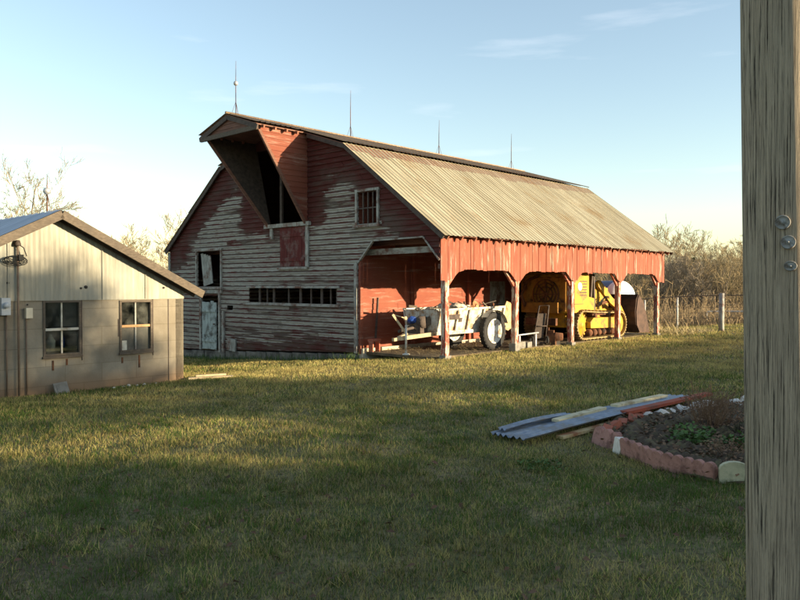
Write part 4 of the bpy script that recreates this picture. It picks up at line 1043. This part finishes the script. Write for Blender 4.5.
# ------------------------------------------------------------ FLOWER BED
m=MB(); vs=[];cx=sum(p[0] for p in BEDPOLY)/len(BEDPOLY); cy=sum(p[1] for p in BEDPOLY)/len(BEDPOLY)
q=random.Random(4); rings=26; nn=140
per=[]
for i in range(nn):
    t=i/nn*len(BEDPOLY); a=BEDPOLY[int(t)%len(BEDPOLY)]; b=BEDPOLY[(int(t)+1)%len(BEDPOLY)]; f=t-int(t); per.append((a[0]+(b[0]-a[0])*f,a[1]+(b[1]-a[1])*f))
for j in range(rings+1):
    for x,y in per:
        k=1-j/rings; xx=cx+(x-cx)*k; yy=cy+(y-cy)*k; vs.append((xx,yy,zgf(xx,yy)+(.012 if j==0 else .035+.03*math.sin(j+xx*3)+q.uniform(-.01,.05))))
m.add(vs,[(j*nn+i,j*nn+(i+1)%nn,(j+1)*nn+(i+1)%nn,(j+1)*nn+i) for j in range(rings) for i in range(nn)],True)
o=m.build('flower_bed_soil',M['soil'],fix=False); tag(o,kind='structure')
def edging(name,p0,p1,n,mat,label,h=.13,z0=-.02,lean=0.0,group=None):
    """scalloped edging slab: row of n rounded lobes"""
    p0=Vector((*p0,0));p1=Vector((*p1,0)); L=(p1-p0).length; pts=[(0,0),(L,0)]
    for i in range(n-1,-1,-1):
        c=L*(i+.5)/n; r_=L/n/2
        for k in range(0,9): a=math.pi*k/8; pts.append((c+r_*math.cos(a),h*.72+min(r_,h*.33)*math.sin(a)*1.0))
    m=MB(); m.prism(pts,-.025,.025,lambda u,v,d:(u,d+lean*v,v))
    o=m.build(name,mat); o.location=(p0.x,p0.y,zgf(p0.x,p0.y)+z0); d=p1-p0; o.rotation_euler=(0,0,math.atan2(d.y,d.x))
    tag(o,label,'edging stone',group); return o
edging('scalloped_edging',(1.98,7.62),(2.10,7.18),3,M['redcon'],'leaning red scalloped edging stone at the left tip of the flower bed',.19,lean=.25)
edging('scalloped_edging',(2.12,7.02),(2.25,6.45),5,M['redcon'],'red scalloped edging stone just right of the white block in the bed border',.20,lean=-.15)
edging('scalloped_edging',(2.22,6.48),(2.56,5.99),6,M['redcon'],'long red scalloped edging stone left of the cream one',.185,lean=-.1)
edging('scalloped_edging',(2.57,5.98),(3.02,5.90),2,M['creamcon'],'cream scalloped edging stone beside the utility pole',.19,lean=-.1)
edging('scalloped_edging',(3.04,5.90),(3.6,5.86),5,M['redcon'],'red scalloped edging stone right of the cream one behind the pole',.14)
m=MB(); m.box((0,0,.06),(.09,.12,.17)); o=m.build('white_block',M['whiterock']); o.location=(2.11,7.12,zgf(2.11,7.12)); o.rotation_euler=(R(8),R(5),.3); tag(o,'small white upright block in the red edging at the left of the bed','block')
q=random.Random(17)
for k in range(6):
    t=k/5; x=2.20+t*.72; y=7.95+t*.95; m=MB(); m.box((0,0,.04),(.20,.095,.07)); o=m.build('brick',M['brickred']); o.location=(x+q.uniform(-.02,.02),y,zgf(x,y)+q.uniform(.0,.03)); o.rotation_euler=(q.uniform(-.3,.3),q.uniform(-.25,.25),.9+q.uniform(-.5,.5)); tag(o,'loose red brick tumbled along the far left border of the flower bed','brick','loose bricks along the flower bed')
rk=[(2.95,8.80,.07),(3.12,8.90,.09),(3.30,9.0,.08),(3.48,9.15,.1),(3.62,9.22,.09),(3.75,9.32,.10),(3.95,9.55,.085),(4.45,9.85,.085),(4.72,9.95,.13),(4.95,10.0,.12),(5.15,9.8,.12)]
for k,(x,y,s_) in enumerate(rk): tag(rock('rock',x,y,s_*1.15,M['whiterock'],k+5),'rounded pale rock in the row edging the far side of the flower bed','rock','pale rocks edging the flower bed')
# salvaged sheets and planks
def sheet(name,a,b,w,z0,z1,mat,label,cat,wave=None,th=.012):
    a=Vector((*a,zgf(*a)+z0)); b=Vector((*b,zgf(*b)+z1)); d=(b-a); L=d.length; d.normalize(); sx=Vector((-d.y,d.x,0)).normalized(); up=sx.cross(d)*-1
    if up.z<0: up=-up
    m=MB()
    if wave:
        n=wave*8; vs=[]
        for i in range(n+1):
            t=i/n; s_=(t-.5)*w; h=.014*math.cos(2*math.pi*t*wave)
            for e in(0,.25,.5,.75,1): vs.append(a+d*L*e+sx*s_+up*(h+.02*math.sin(e*3.1)))
            for e in(0,.25,.5,.75,1): vs.append(a+d*L*e+sx*s_+up*(h-.004+.02*math.sin(e*3.1)))
        fs=[]
        for i in range(n):
            for e in range(4):
                o=i*10+e; fs.append((o,o+1,o+11,o+10)); fs.append((o+5,o+15,o+16,o+6))
        fs+=[(0+e,5+e,6+e,1+e) for e in range(4)]
        m.add(vs,fs,True)
    else: m.bar(a,b,w,th)
    o=m.build(name,mat,fix=False) if wave else m.build(name,mat); tag(o,label,cat); return o
sheet('roofing_sheet',(1.05,7.74),(3.88,10.3),.28,.05,.06,M['bluesheet'],'long blue grey roofing sheet lying lowest in the scrap stack','roofing sheet',4)
sheet('roofing_sheet',(1.17,7.44),(3.92,10.02),.24,.08,.10,M['bluesheet'],'narrow blue grey roofing sheet on top nearest the flower bed','roofing sheet',3)
sheet('roofing_sheet',(1.08,7.84),(1.98,8.66),.12,.09,.10,M['bluesheet'],'short dark roofing sheet at the back left of the stack','roofing sheet',2)
sheet('painted_board',(1.72,8.22),(2.42,8.86),.10,.115,.125,M['creamboard'],'cream painted board resting on the left half of the sheets','board',None,.03)
sheet('painted_board',(2.60,9.02),(3.5,9.84),.10,.125,.13,M['creamboard'],'cream painted board resting on the right half of the sheets','board',None,.03)
sheet('red_plank',(2.62,8.68),(4.08,9.82),.11,.10,.17,M['redplank'],'rusty red plank sticking out right of the sheet stack','plank',None,.035)
sheet('wood_plank',(1.66,7.72),(2.9,8.86),.09,.03,.04,M['shieldw'],'tan plank half hidden under the near edge of the sheets','plank',None,.03)

def leafclump(m,c,r_,h,n,s,q,up=.4):
    for _ in range(n):
        a=q.uniform(0,6.28); rr_=r_*math.sqrt(q.random()); p=Vector(c)+Vector((rr_*math.cos(a),rr_*math.sin(a),q.random()*h*(1-.5*rr_/max(r_,.01))))
        b=q.uniform(0,6.28); t=Vector((math.cos(b),math.sin(b),q.uniform(-.2,1)*up)).normalized()*s*q.uniform(.6,1.3); u=t.cross(Vector((q.uniform(-1,1),q.uniform(-1,1),1))).normalized()*s*.35
        m.add([p,p+t*.5-u,p+t,p+t*.5+u],[(0,1,2,3)])
def stems(m,c,r_,h,n,q,rad=.004,br=3):
    for _ in range(n):
        a=q.uniform(0,6.28); rr_=r_*.4*q.random(); p=Vector(c)+Vector((rr_*math.cos(a),rr_*math.sin(a),-.01)); d=Vector((math.cos(a)*r_*.8*q.random(),math.sin(a)*r_*.8*q.random(),h*q.uniform(.5,1)))
        mid=p+d*.5+Vector((q.uniform(-.03,.03),q.uniform(-.03,.03),0)); m.tube([p,mid,p+d],[rad,rad*.8,rad*.4],4,False)
        for k in range(br):
            s_=p+(d*q.uniform(.3,.9)); e=s_+Vector((q.uniform(-1,1),q.uniform(-1,1),q.uniform(.1,1)))*h*.22; m.tube([s_,e],[rad*.6,rad*.3],3,False)
q=random.Random(41)
for k,(x,y,r_,h,n,lab) in enumerate(((3.42,8.15,.42,.52,80,'dead reddish brown shrub in the middle of the flower bed'),(3.72,9.0,.3,.34,40,'low dead stems beside the pale rocks at the far side of the bed'),(2.98,6.75,.25,.22,30,'sparse dead stems near the cream edging stone'))):
    e=empty('dead_shrub',(x,y,zgf(x,y))); tag(e,lab,'shrub'); m=MB(); stems(m,(0,0,0),r_,h,n,q); m.build('stems',M['drystem'],e,fix=False); m=MB(); leafclump(m,(0,0,.03),r_,h,260,.03,q); m.build('dry_leaves',M['drystem'],e,fix=False)
for k,(x,y,r_,h,n,s_,lab) in enumerate(((2.9,7.35,.22,.20,420,.05,'bright green leafy tuft inside the near left of the flower bed'),(3.05,7.75,.24,.16,260,.045,'low green plant at the centre of the bed'),(3.28,7.1,.2,.2,260,.05,'green plant half hidden behind the pole edge'),(1.25,6.55,.22,.07,180,.035,'small weed patch in the lawn left of the edging stones'))):
    e=empty('garden_plant',(x,y,zgf(x,y))); tag(e,lab,'plant'); m=MB(); leafclump(m,(0,0,.0),r_,h,n,s_,q,.9); m.build('leaves',M['leafgreen'],e,fix=False); m=MB(); stems(m,(0,0,0),r_*.6,h*.8,8,q,.003,1); m.build('stems',M['leafgreen'],e,fix=False)

m=MB()
for _ in range(5200):
    x=q.uniform(1.9,5.4); y=q.uniform(5.8,9.9)
    if not in_poly(np.array([x]),np.array([y]),BEDPOLY)[0]: continue
    leafclump(m,(x,y,zgf(x,y)+.045),.03,.05,1,.05,q,.6)
o=m.build('bed_litter',M['drystem'],fix=False); tag(o,'dead leaves and stalks littering the flower bed soil','leaves',kind='stuff')
m=MB()
for _ in range(5000):
    x=q.uniform(1.9,5.4); y=q.uniform(5.8,9.9)
    if not in_poly(np.array([x]),np.array([y]),BEDPOLY)[0] or math.sin(x*3+1)*math.sin(y*2.3)<.0: continue
    a=q.uniform(0,6.28); u=Vector((math.cos(a),math.sin(a),0))*.003; p=Vector((x,y,zgf(x,y)+.03)); m.add([p-u,p+u,p+Vector((q.gauss(0,.03),q.gauss(0,.03),q.uniform(.03,.09)))],[(0,1,2)])
o=m.build('bed_grass',M['leafgreen'],fix=False); tag(o,'thin weeds and grass growing in the flower bed','weeds',kind='stuff')
# ------------------------------------------------------------ FENCE
fe=empty('wire_fence',(11.22,26.0,zgf(11.22,26))); tag(fe,'wire field fence with a stout pale wooden post right of the barn','fence')
def fp(px,z): return ((px-400)/745*z, z)
m=MB(); m.tube([(0,0,-.3),(.01,0,1.36)],[.10,.085],10); m.build('wooden_post',M['greywood'],fe)
base=Vector((11.22,26.0,0))
def rel(px,zz): x,y=fp(px,zz); return Vector((x-base.x,y-base.y,zgf(x,y)-zgf(11.22,26)))
A=[rel(602,30.5),rel(640,29.6),rel(677.5,28.6),rel(707,31.5)]
for px,zz,h,r_ in((677.5,28.6,1.25,.035),(707,33,.62,.03),(645,29.6,1.2,.03),(770,25.6,1.3,.03),(820,25.2,1.3,.03)):
    p=rel(px,zz); m=MB(); m.tube([p+Vector((0,0,-.2)),p+Vector((0,0,h))],r_,8); m.build('metal_post',M['rim'],fe)
m=MB()
a=rel(600,31.5);b=rel(677.5,28.6);c=Vector((0,0,0)); d=rel(830,25.1)
line=[a,b,c,d]
for hgt,rad in((1.28,.016),(1.05,.004),(.85,.004),(.65,.004),(.48,.004),(.32,.004),(.18,.004)):
    m.tube([p+Vector((0,0,hgt)) for p in line],rad,4,False)
for i in range(3):
    n=int((line[i+1]-line[i]).length/.3)
    for k in range(n):
        p=line[i]+(line[i+1]-line[i])*(k/n); m.tube([p+Vector((0,0,.15)),p+Vector((0,0,1.28))],.003,3,False)
m.build('wire_mesh',M['rustpole'],fe,fix=False)
m=MB(); m.tube([rel(707,33)+Vector((0,0,.60)),rel(820,30)+Vector((0,0,.55))],.04,8); m.build('rail',M['rim'],fe)

# ------------------------------------------------------------ TREES
def grow(seed,H,spread=.55,levels=5,trunk=.18,upb=.35,first=.25,dens=1.0):
    q=random.Random(seed); segs=[]
    def br(p,d,L,r_,lev):
        n=4 if lev<2 else 3; pts=[p]; dd=d.copy(); rads=[r_]
        for i in range(n):
            dd=(dd+Vector((q.gauss(0,.13),q.gauss(0,.13),q.gauss(0,.08)+upb*.12))).normalized(); p=p+dd*(L/n); pts.append(p); rads.append(r_*(1-.55*(i+1)/n))
        segs.append((lev,pts,rads))
        if lev>=levels: return
        nc=int(round((q.randint(3,5) if lev==0 else q.randint(2,4))*dens))+ (2 if lev==0 else 0)
        for k in range(nc):
            t=q.uniform(first if lev==0 else .25,1.0); i=min(int(t*n),n-1); f=t*n-i; s=pts[i].lerp(pts[i+1],f)
            ang=q.uniform(.35,.95)*spread/.55; az=q.uniform(0,6.28); ax=dd.orthogonal().normalized(); ax=Matrix.Rotation(az,3,dd)@ax
            nd=(Matrix.Rotation(ang,3,ax)@(pts[i+1]-pts[i]).normalized()); nd.z+=upb*.3; nd.normalize()
            br(s,nd,L*q.uniform(.5,.72),rads[i]*.58,lev+1)
    br(Vector((0,0,-.1)),Vector((q.gauss(0,.04),q.gauss(0,.04),1)).normalized(),H*.5,trunk,0)
    return segs
def tree(name,seed,H,mat,minr=.012,**k):
    segs=grow(seed,H,**k); e=empty(name)
    a,b=MB(),MB()
    for lev,pts,rads in segs:
        rads=[max(r_,minr) for r_ in rads]
        (a if lev<=1 else b).tube(pts,rads,7 if lev==0 else 5 if lev==1 else 3,False)
    a.build('trunk',M['bark'],e,fix=False); b.build('crown',mat,e,fix=False); return e
def put(e,x,y,s=1,rz_=0,z=None): e.location=(x,y,zgf(x,y) if z is None else z); e.scale=(s,s,s); e.rotation_euler=(0,0,rz_)
def puttop(e,px,zz,top):           # stand a tree so that its crown is centred and reaches a given height
    vs=[v.co for c in kids(e) for v in c.data.vertices]; mz=max(v.z for v in vs); mx=sum(v.x for v in vs)/len(vs)
    sc_=top/mz; e.scale=(sc_,sc_,sc_); x=(px-400)/745*zz-mx*sc_; e.location=(x,zz,zgf(x,zz))
protos=[tree('bare_tree',100+i,6.0,[M['twig'],M['twig2'],M['twigg'],M['twig']][i],.010,levels=5,trunk=.11,spread=.5,first=.15) for i in range(4)]
# woods to the right behind the barn
q=random.Random(9); cnt=0
LBL='bare winter tree in the sunlit tan wood behind the barn'
spots=[]
for i in range(210):
    zz=q.uniform(38,80); px=q.uniform(585,860); spots.append((px,zz))
spots.sort(key=lambda s:s[1])
first=[True]*4
for i,(px,zz) in enumerate(spots):
    k=i%4
    if first[k]: e=protos[k]; first[k]=False
    else: e=copy_tree(protos[k])
    x=(px-400)/745*zz; s=q.uniform(.66,1.12)*(zz/58)**.9*(1.0+.15*math.sin(px*.05))
    put(e,x,zz,s,q.uniform(0,6.28)); tag(e,LBL,'tree','bare trees in the wood behind the barn')
# trees at the left behind the shed
for i,(px,zz,s) in enumerate(((112,60,1.30),(126,66,1.22),(140,62,1.28),(152,58,1.30),(163,64,1.45),(172,60,1.45),(182,68,1.5),(195,64,1.3),(30,70,1.3),(52,74,1.2),(75,70,1.15),(92,66,1.1),(8,66,1.2))):
    e=copy_tree(protos[(i*3+1)%4]); x=(px-400)/745*zz; put(e,x,zz,s,i*1.7); tag(e,'bare golden tree in the row behind the gap between shed and barn','tree','trees behind the shed and barn gap')
bt=tree('bare_tree',31,9.0,M['twig'],.008,levels=6,trunk=.13,spread=.46,first=.2); puttop(bt,8,50,12.2); tag(bt,'big spreading bare tree rising above the shed roof at the left edge','tree')
bt=tree('bare_tree',19,9.5,M['twigg'],.008,levels=6,trunk=.12,spread=.42,first=.3); puttop(bt,58,56,8.2); tag(bt,'slimmer bare tree behind the shed ridge right of the biggest one','tree')
bt=tree('bare_tree',23,8.0,M['twigg'],.014,levels=4,trunk=.1,spread=.4,first=.3,dens=.8); put(bt,16.2,46,.78,1); tag(bt,'lone thin sapling rising above the far eave of the barn','tree')
# cedar among the woods
def cedar(seed,H,Rr,n,s=.12):
    q=random.Random(seed); m=MB()
    for _ in range(n):
        t=q.random()**.8; z=H*(.12+.88*t); r_=Rr*(1-t)**.8*math.sqrt(q.random())*q.uniform(.6,1.15); a=q.uniform(0,6.28)
        p=Vector((r_*math.cos(a),r_*math.sin(a),z)); tt=Vector((math.cos(a),math.sin(a),q.uniform(-.5,.6))).normalized()*s*q.uniform(.6,1.4); u=tt.cross(Vector((q.uniform(-1,1),q.uniform(-1,1),1))).normalized()*s*.5
        m.add([p-u,p+tt,p+u],[(0,1,2)])
    return m
for k,(px,zz,H,Rr) in enumerate(((693,52,4.3,1.0),(733,48,3.2,1.4),(668,56,2.6,1.2))):
    x=(px-400)/745*zz; e=empty('cedar_tree',(x,zz,zgf(x,zz))); tag(e,['tall dark cedar standing in the tan wood','bushy dark evergreen in the wood beside the utility pole','low dark evergreen low in the wood near the barn end'][k],'tree')
    cedar(60+k,H,Rr,1500,.13).build('crown',M['leafdark'],e,fix=False); m=MB(); m.tube([(0,0,-.1),(0,0,H*.8)],[.09,.03],6); m.build('trunk',M['bark'],e)
# undergrowth mass
def thicket(name,n,xr,yr,hr,seed,mat,label,minr=.012,br=5):
    q=random.Random(seed); m=MB()
    for _ in range(n):
        y=q.uniform(*yr); x=(q.uniform(*xr)-400)/745*y; h=q.uniform(*hr)*(.6+.6*q.random()); z=zgf(x,y)
        p=Vector((x,y,z)); d=Vector((q.gauss(0,.32),q.gauss(0,.32),1))*h; mid=p+d*.5+Vector((q.gauss(0,.10),q.gauss(0,.10),0))*h; m.tube([p,mid,p+d],[minr*1.4,minr,minr*.5],3,False)
        for k in range(br):
            s=mid.lerp(p+d,q.uniform(-.4,1)); e=s+Vector((q.gauss(0,.4),q.gauss(0,.4),q.uniform(0,.55)))*h*.32; m.tube([s,s.lerp(e,.5)+Vector((q.gauss(0,.03),q.gauss(0,.03),.03))*h,e],[minr*.7,minr*.55,minr*.3],3,False)
    o=m.build(name,mat,fix=False); tag(o,label,'undergrowth',kind='stuff')
thicket('undergrowth',6500,(560,880),(35,74),(.5,1.9),3,M['brush'],'tangled brown undergrowth filling the foot of the wood beyond the fence')
thicket('far_wood',2600,(540,900),(80,112),(3,6.2),4,M['twig'],'far mass of bare tan woodland behind the nearer trees',.022,12)
thicket('far_wood_left',1500,(-60,210),(80,105),(2.5,5.0),5,M['twig'],'far tan woodland behind the shed and barn gap',.022,12)
thicket('field_weeds',1500,(640,800),(31.5,37),(.25,.9),6,M['brush'],'reddish brown dry weeds along the far side of the fence',.01,4)
# hay and weeds by the barn end
m=MB(); q=random.Random(14)
for _ in range(1500):
    X=q.uniform(-2.4,.6); l=q.uniform(11.3,14.5); p=B(X,l); z=zgf(p.x,p.y)+.25*math.exp(-((X+.6)**2)/.8-((l-12.6)**2)/1.5)*q.random(); a=q.uniform(0,6.28); d=Vector((math.cos(a),math.sin(a),q.uniform(.2,1.5)))*q.uniform(.08,.25); u=Vector((-math.sin(a),math.cos(a),0))*.008; p.z=z; m.add([p-u,p+u,p+d],[(0,1,2)])
o=m.build('hay_heap',M['hay'],fix=False); tag(o,'low heap of dry straw and weeds at the far end of the barn','hay',kind='stuff')
m=MB()
for _ in range(2600):
    X=q.uniform(-2.6,-.2); l=q.uniform(.05,5.2); p=B(X,l); p.z=.02+q.random()*.03; a=q.uniform(0,6.28); d=Vector((math.cos(a),math.sin(a),q.uniform(0,.5)))*q.uniform(.05,.16); u=Vector((-math.sin(a),math.cos(a),0))*.006; m.add([p-u,p+u,p+d],[(0,1,2)])
o=m.build('loose_straw',M['strawdull'],fix=False); tag(o,'loose straw scattered on the dirt floor of the open bays','straw',kind='stuff')
# weeds along barn foot
m=MB()
for _ in range(1300):
    X=q.uniform(-11.4,-2.6); p=B(X,q.uniform(-.25,.0)); p.z=zgf(p.x,p.y); h=q.uniform(.05,.22); a=q.uniform(0,6.28); u=Vector((math.cos(a),math.sin(a),0))*.007; m.add([p-u,p+u,p+Vector((q.gauss(0,.04),q.gauss(0,.04),h))],[(0,1,2)])
o=m.build('foot_weeds',M['leafgreen'],fix=False); tag(o,'green weeds growing along the foot of the barn gable','weeds',kind='stuff')
# distant hills
m=MB(); xs=np.linspace(-700,700,90); vs=[]
for i,x in enumerate(xs):
    y=330+.15*abs(x); h=3.2+2.2*math.sin(x*.011)+1.2*math.sin(x*.037+1)
    vs+=[(x,y-60,-6),(x,y,max(h,1)),(x,y+200,max(h,1)-4)]
m.add(vs,[(3*i+k,3*i+3+k,3*i+4+k,3*i+1+k) for i in range(len(xs)-1) for k in range(2)],True); o=m.build('hills',M['brush'],fix=False); tag(o,kind='structure')

# ------------------------------------------------------------ unseen hedgerow and tree added right of the view (shaped to throw the long shadows over the yard)
X0=30.0
def htop(l):  # top profile shaped to cast the shadow bands on the lawn
    pts=[(-40,5.5),(-12,5.2),(-2,4.7),(2,4.32),(2.8,4.18),(3.6,3.95),(5,4.0),(5.8,4.13),(7,4.15),(8.4,4.1),(8.9,4.2),(9.4,4.46),(12,4.52),(14,4.47),(17,4.36),(28,4.36),(34,4.3)]
    for (a,b),(c,d) in zip(pts[:-1],pts[1:]):
        if a<=l<=c: return b+(d-b)*(l-a)/(c-a)
    return 4.5
q=random.Random(88)
def leafmass(cond,n,s):
    m=MB(); c=0
    for _ in range(n):
        l=None
        p=cond()
        if p is None: continue
        a=Vector((q.gauss(0,1),q.gauss(0,1),q.gauss(0,1))).normalized()*s*q.uniform(.5,1.2); b=a.cross(Vector((q.gauss(0,1),q.gauss(0,1),q.gauss(0,1)))).normalized()*s*.5
        m.add([p-a,p+b,p+a,p-b],[(0,1,2,3)])
    return m
for k in range(9):
    l0=-24+k*6.4; l1=l0+6.4
    e=empty('shade_hedge',B(X0,(l0+l1)/2,0)); tag(e,'added dense dark evergreen hedge outside the right of the view','shade_hedge','hedges added for shade right of the view')
    def cond():
        l=q.uniform(l0,l1); H=htop(l)-.05+.04*math.sin(l*3.1)+.03*math.sin(l*9); z=H*(1-q.random()**2*.95); return B(X0+q.uniform(-.6,.6),l,z)-e.location
    leafmass(cond,3600,.12).build('leaves',M['leafdark'],e,fix=False)
    m=MB(); n=24
    for i in range(n):
        la=l0+(l1-l0)*i/n; lb=l0+(l1-l0)*(i+1)/n; ha=htop((la+lb)/2)-.22+.07*math.sin(la*7)
        c=B(X0,(la+lb)/2,ha/2)-e.location; m.box(c,(.5,lb-la+.01,ha+.4),ROT)
    m.build('shade_core',M['leafdark'],e,fix=False)  # solid core added to block the sun
# leaf bar added as shadow caster above the dip of the hedge, leaves the lit streak on the lawn
e=empty('shade_tree',B(X0+1.5,7.0,0)); tag(e,'spreading evergreen tree with leaves placed to cast shade, outside the right of the view behind the hedge','tree')
def cond():
    l=q.uniform(3.2,10.5)
    if q.random()<.22: l=q.uniform(1.5,7); return B(X0+q.uniform(-.4,.8),l,htop(l)+.38*q.random()**1.6)-e.location
    z=q.uniform(4.47,4.80)+.02*math.sin(l*4) if l>5.8 else q.uniform(4.66,4.84)
    if l<5.8 and q.random()<.3: return None
    return B(X0+q.uniform(-.2,.4),l,z)-e.location
leafmass(cond,3000,.10).build('low_shade_bar',M['leafdark'],e,fix=False)
def cond():
    l=q.uniform(14.5,34); k=min(1,(l-14.5)/3); z=4.60+q.uniform(-.08,.10)*k; return B(X0+q.uniform(-.2,.4),l,z)-e.location
leafmass(cond,4200,.09).build('long_shade_bar',M['leafdark'],e,fix=False)  # leaf bar added to cast the dark band before the barn
blobs=[(7.1,5.5,.42),(7.9,6.1,.4),(8.7,5.5,.36),(9.5,6.0,.3),(8.2,7.15,.5),(8.5,6.7,.4),(7.2,7.0,.3),(9.9,5.4,.25)]  # leaf clusters placed to dapple the shed with shade
def cond():
    b=q.choice(blobs); return B(X0+2+q.gauss(0,.6),b[0]+q.gauss(0,b[2]),b[1]+q.gauss(0,b[2]*.6))-e.location
leafmass(cond,3400,.13).build('crown',M['leafdark'],e,fix=False)
m=MB(); o_=e.location; m.tube([B(X0+1.8,8.2,-.1)-o_,B(X0+1.8,8.0,3)-o_,B(X0+1.9,8.3,7.5)-o_],[.18,.14,.04],8)
m.tube([B(X0+1.8,8.1,4.3)-o_,B(X0+1.5,4.5,4.6)-o_,B(X0+1.5,0,4.65)-o_],[.06,.04,.02],5)
for z0,l1,z1 in((4.8,6.8,6.3),(5.0,9.6,6.4),(5.6,10.1,7.2),(6.0,7.2,7.5)): m.tube([B(X0+1.8,8.1,z0)-o_,B(X0+1.9,l1,z1)-o_],[.05,.02],5)
m.build('trunk',M['bark'],e,fix=False)

# ------------------------------------------------------------ light, world, camera
sd=Vector((1.0,.47,.165)); sun_w=(B(sd.x,sd.y,0)-B(0,0,0)); sun_w.z=sd.z; sun_w.normalize()
el=math.asin(sun_w.z); az=math.atan2(sun_w.x,sun_w.y)
L=bpy.data.lights.new('sun','SUN'); L.energy=5.0; L.angle=R(.55); L.color=(1.0,.80,.52)
so=bpy.data.objects.new('sun',L); C.objects.link(so); so.rotation_euler=sun_w.to_track_quat('Z','Y').to_euler()
W=bpy.data.worlds.new('World'); sc.world=W; W.use_nodes=True; nt=W.node_tree; bg=nt.nodes['Background']
sky=nt.nodes.new('ShaderNodeTexSky'); sky.sky_type='NISHITA'; sky.sun_disc=False; sky.sun_elevation=el; sky.sun_rotation=az; sky.air_density=1.0; sky.dust_density=.5; sky.ozone_density=1.0
tc=nt.nodes.new('ShaderNodeTexCoord'); mp=nt.nodes.new('ShaderNodeMapping'); mp.inputs['Scale'].default_value=(1.2,1.2,9); nt.links.new(tc.outputs['Generated'],mp.inputs[0])
nz=nt.nodes.new('ShaderNodeTexNoise'); nz.inputs['Scale'].default_value=2.6; nz.inputs['Detail'].default_value=7; nt.links.new(mp.outputs[0],nz.inputs[0])
rp=nt.nodes.new('ShaderNodeValToRGB'); rp.color_ramp.elements[0].position=.60; rp.color_ramp.elements[0].color=(.045,.045,.045,1); rp.color_ramp.elements[1].position=.85; rp.color_ramp.elements[1].color=(.42,.42,.42,1); nt.links.new(nz.outputs[0],rp.inputs[0])
mx=nt.nodes.new('ShaderNodeMix'); mx.data_type='RGBA'; nt.links.new(rp.outputs[0],mx.inputs[0]); nt.links.new(sky.outputs[0],mx.inputs[6]); mx.inputs[7].default_value=(4.6,4.6,4.8,1)
nt.links.new(mx.outputs[2],bg.inputs[0]); bg.inputs[1].default_value=.12
cam=bpy.data.cameras.new('camera'); co=bpy.data.objects.new('camera',cam); C.objects.link(co); sc.camera=co
co.location=(0,0,1.6); co.rotation_euler=(R(90)-math.atan(14.5/745),0,0); cam.sensor_width=36; cam.lens=745/800*36; cam.clip_end=4000; cam.clip_start=.05
sc.view_settings.view_transform='Standard'; sc.view_settings.look='None'; sc.view_settings.gamma=1; sc.view_settings.exposure=1.48; sc.view_settings.use_curve_mapping=False
